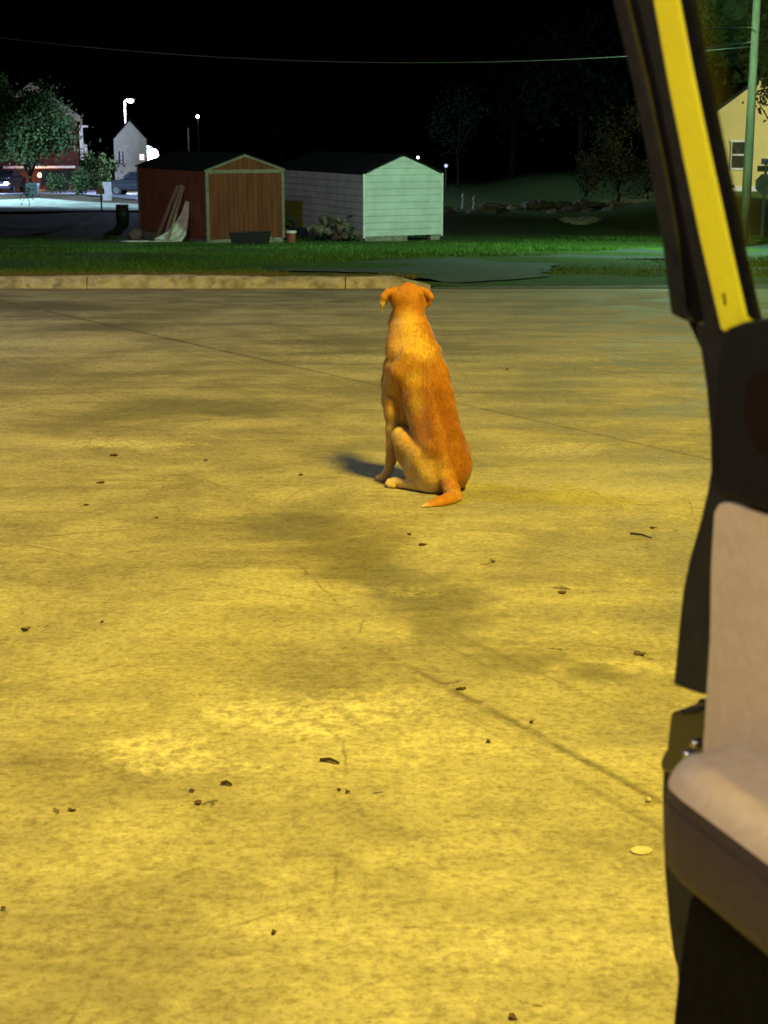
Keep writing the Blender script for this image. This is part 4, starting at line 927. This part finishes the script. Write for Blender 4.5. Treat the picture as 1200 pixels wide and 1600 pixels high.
# ------------------------------------------------------------------ right side: yellow house, utility pole, signs
YH = 73
yh, c3, *_ = house('yellow_house', 'yellow gabled house with white window beyond the utility pole', 1106, 1352, 292, 84, 183, YH, 9, M['yellow_wall'], M['shingle'], .25, 0, .14)
window(yh, c3, YH, 1143, 219, 1171, 266, M['pane'], 3.2, 0)
obj('sash_bar', rect(yh, c3, YH, 1146.5, 241, 1167.5, 243.5, .02, .05), M['white_trim'], yh)
obj('foundation', rect(yh, c3, YH, 1106, 291, 1352, 312, .004, .05), M['white_trim'], yh); obj('vent', rect(yh, c3, YH, 1143, 290, 1150, 294, .051, .06), M['pane'], yh)
YP = 38.5
pb = P(1162, 385, YP); pb.z = gz(pb.x, YP); ptop = P(1186, -60, YP)
t = thing('utility_pole', 'leaning wooden utility pole with street lamp and wires', 'utility pole', pb)
v = ptop - pb
obj('post', MB().tube([(0, 0, -.3), tuple(v * .33), tuple(v * .66), tuple(v)], [.125, .115, .10, .09], 14), M['wood_pole'], t, smooth=True)
hd = P(1150, -14, YP - 3.2) - pb
obj('arm', MB().tube([tuple(v * .985), tuple(v * .99 + Vector((-.1, -.6, .15))), tuple(hd + Vector((.1, .5, .12))), tuple(hd + Vector((0, 0, .1)))], .035, 8), M['sign_back'], t, smooth=True)
hdm = obj('lamp_head', MB().lump(hd + Vector((0, -.1, .08)), (.2, .34, .1), 2, .0, 14, 8), M['sign_back'], t, smooth=True)
obj('bulb', MB().lump(hd + Vector((0, -.1, -.03)), (.13, .18, .12), 2, .0, 14, 8), emit('mercury_bulb', (.45, 1, .78), 25), hdm, smooth=True)
ml = pb + hd + Vector((0, -.1, -.28)); point('mercury_glow', ml, 4000, (.46, 1.0, .58), .2)
for i, (z, L) in enumerate(((.93, .5), (.885, .4))):
    obj('insulator', MB().tube([tuple(v * z + Vector((-.1, -.12, -.04))), tuple(v * z + Vector((-.1, -.12, .1)))], [.05, .035], 8), M['white_trim'], t)
def wire(name, lab, pts, r):
    b0 = pts[0]; o = obj(name, MB().tube(rel(pts, b0), r, 6), M['cable'], smooth=True); o.location = b0; tag(o, lab, 'wire', 'overhead wires')
xs = np.linspace(-320, 1172, 40)
wire('overhead_wire', 'long sagging overhead wire crossing the black sky', [P(x, 98 - 9.2e-5 * (x - 650) ** 2, 36.5 + 2 * (x + 320) / 1492) for x in xs], .010)
wire('overhead_wire', 'second wire leaving the utility pole just above the long one', [P(x, 66 + (1172 - x) * .13 - (1172 - x) ** 2 * 1.5e-5, 38.3 + (1172 - x) * .1) for x in np.linspace(1172, 1020, 14)], .02)
wire('overhead_wire', 'level service wire high on the utility pole', [P(x, 43 + 1.2e-4 * (1172 - x) ** 2 * .2, 38.3 + (1172 - x) * .12) for x in np.linspace(1176, 1020, 14)], .015)
g = G(1190, 373); t = thing('stop_sign', 'grey back of an octagonal road sign with name plates on top', 'road sign', g, R(6))
S = g.y / FPX; hz_ = lambda py: P(1190, py, g.y).z - g.z
obj('post', MB().box(-.035, .035, -.03, .03, -.3, hz_(252)), M['sign_back'], t)
zc = hz_(288); ro = 16 * S * 1.04; oc = [(ro * math.cos(R(22.5 + 45 * i)), ro * math.sin(R(22.5 + 45 * i))) for i in range(8)]
obj('plate', MB().prism([Vector((x, -.04, zc + z)) for x, z in oc], [Vector((x, -.035, zc + z)) for x, z in oc]), M['sign_back'], t)
obj('name_plate', MB().box(-.26, .45, -.012, .012, hz_(268), hz_(259)), M['dark_metal'], t); obj('name_plate', MB().box(-.012, .012, -.4, .4, hz_(257), hz_(248)), M['dark_metal'], t)
# rough ground beyond the lawn: pale mound and little garden posts
rr = random.Random(9)
for i in range(14):
    g = G(rr.uniform(884, 930), rr.uniform(346, 352)); s = rr.uniform(.12, .32); o = obj('mound_stone', MB().lump((0, 0, s * .3), (s * 1.5, s, s * .55), 300 + i, .2, 8, 5), M['block']); o.location = g; tag(o, 'pale flat stone of the mound beyond the lawn', 'stone', 'stones of the pale mound')
for px, py, h, lab in ((723, 326, .5, 'small pale leaning garden post in the dark beyond the white shed'), (740, 327, .38, 'shorter pale garden post with a knob beyond the white shed')):
    g = G(px, py); t = thing('garden_post', lab, 'post', g, 0, 'pale garden posts'); obj('stake', MB().tube([(0, 0, -.1), (.05, 0, h)], [.09, .07], 8), M['block'], t); obj('knob', MB().lump((.05, 0, h + .1), (.12, .12, .13), 4, .1), M['block'], t, smooth=True)
for i, (px, py, L) in enumerate([(800, 333, 9), (960, 322, 8), (870, 326, 7)]):
    g = G(px, py); mbk = MB(); r2 = random.Random(70 + i)
    for j in range(16): mbk.lump((r2.uniform(-L / 2, L / 2), r2.uniform(-.6, .6), .05), (r2.uniform(.3, .8), .4, r2.uniform(.08, .3)), j + 20 * i, .25, 8, 5)
    o = obj('leaf_drift', mbk, mat('drift', (.13, .11, .07), (.06, .05, .03), 4, .9)); o.location = g; tag(o, 'low drift of brown leaves in the rough ground beyond the lawn', 'leaves', 'leaf drifts', 'stuff')

# ------------------------------------------------------------------ litter on the concrete
def leaf(px, py, wpx, hpx, kind='leaf', seed=0):
    g = G(px, py); D_ = math.hypot(g.y, CZ - g.z); a = wpx * D_ / FPX / 2; b = max(.004, min(a * .8, hpx * D_ / FPX / 2 / max(.15, (CZ - g.z) / D_)))
    rr = random.Random(seed + int(px * 7 + py)); mb = MB(); N = 11
    top = []; 
    for i in range(N):
        an = 2 * math.pi * i / N; k = rr.uniform(.45, 1.2) if kind == 'leaf' else rr.uniform(.92, 1.05); top.append(Vector((a * k * math.cos(an), b * k * math.sin(an), rr.uniform(.0022, .007) if kind == 'leaf' else .003)))
    mb.prism([Vector((p.x, p.y, p.z - .0025)) for p in top], top)
    o = obj('dry_leaf' if kind == 'leaf' else 'pale_disc', mb, M['litter'] if kind == 'leaf' else M['pale']); o.location = (g.x, g.y, g.z + .0005); o.rotation_euler = (0, 0, rr.uniform(-.3, .3)); return o
for px, py, wp_, hp_ in [(a_, b_, c_ * .6, d_ * .6) for a_, b_, c_, d_ in [(177, 712.5, 27, 4), (157, 755, 28, 4), (245, 810, 11, 3), (135, 790, 14, 2.5), (40, 985, 25, 8), (36, 752, 6, 2), (770, 879, 18, 6), (880, 927, 30, 7), (428, 1460, 14, 8), (300, 1238, 16, 6), (309, 1257, 24, 11), (112, 1268, 20, 8), (763, 1161, 16, 6),
                         (530, 1236, 12, 5), (543, 1240, 14, 7), (792, 578, 10, 2.5), (648, 1005, 8, 3), (890, 1320, 6, 3), (1000, 1023, 36, 10), (268, 937, 8, 4), (118, 975, 8, 3), (160, 973, 10, 3), (322, 720, 12, 2.5), (470, 743, 14, 2.5), (640, 836, 14, 3), (1020, 826, 20, 4), (800, 1592, 26, 12), (855, 1533, 8, 6), (6, 1423, 16, 4), (655, 1402, 7, 3), (830, 1130, 14, 4), (660, 852, 26, 4), (440, 1185, 8, 4), (720, 1078, 30, 5)] if c_ > 9]:
    tag(leaf(px, py, wp_, hp_), 'small dark dry leaf scrap lying on the concrete lot', 'leaf', 'leaf scraps on the concrete')
tag(leaf(1002, 1331, 35, 14, 'disc'), 'flat pale oval chip on the concrete beside the car door', 'chip')
g = G(1013, 1253); o = obj('pebble', MB().lump((0, 0, .004), (.006, .005, .0045), 2, .2, 9, 6), M['pale'], smooth=True); o.location = g; tag(o, 'tiny pale pebble on the concrete beside the car door latch', 'pebble')
for a, b in (((345, 1227), (362, 1229)), ((985, 835), (1018, 842)), ((500, 1190), (530, 1195))):
    g0, g1 = G(*a), G(*b); o = obj('twig', MB().tube([(0, 0, .004), tuple((g1 - g0) * .5 + Vector((0, .006, .006))), tuple(g1 - g0 + Vector((0, 0, .004)))], [.003, .0035, .002], 6), M['twig']); o.location = g0; tag(o, 'thin dark twig lying on the concrete lot', 'twig', 'twigs on the concrete')
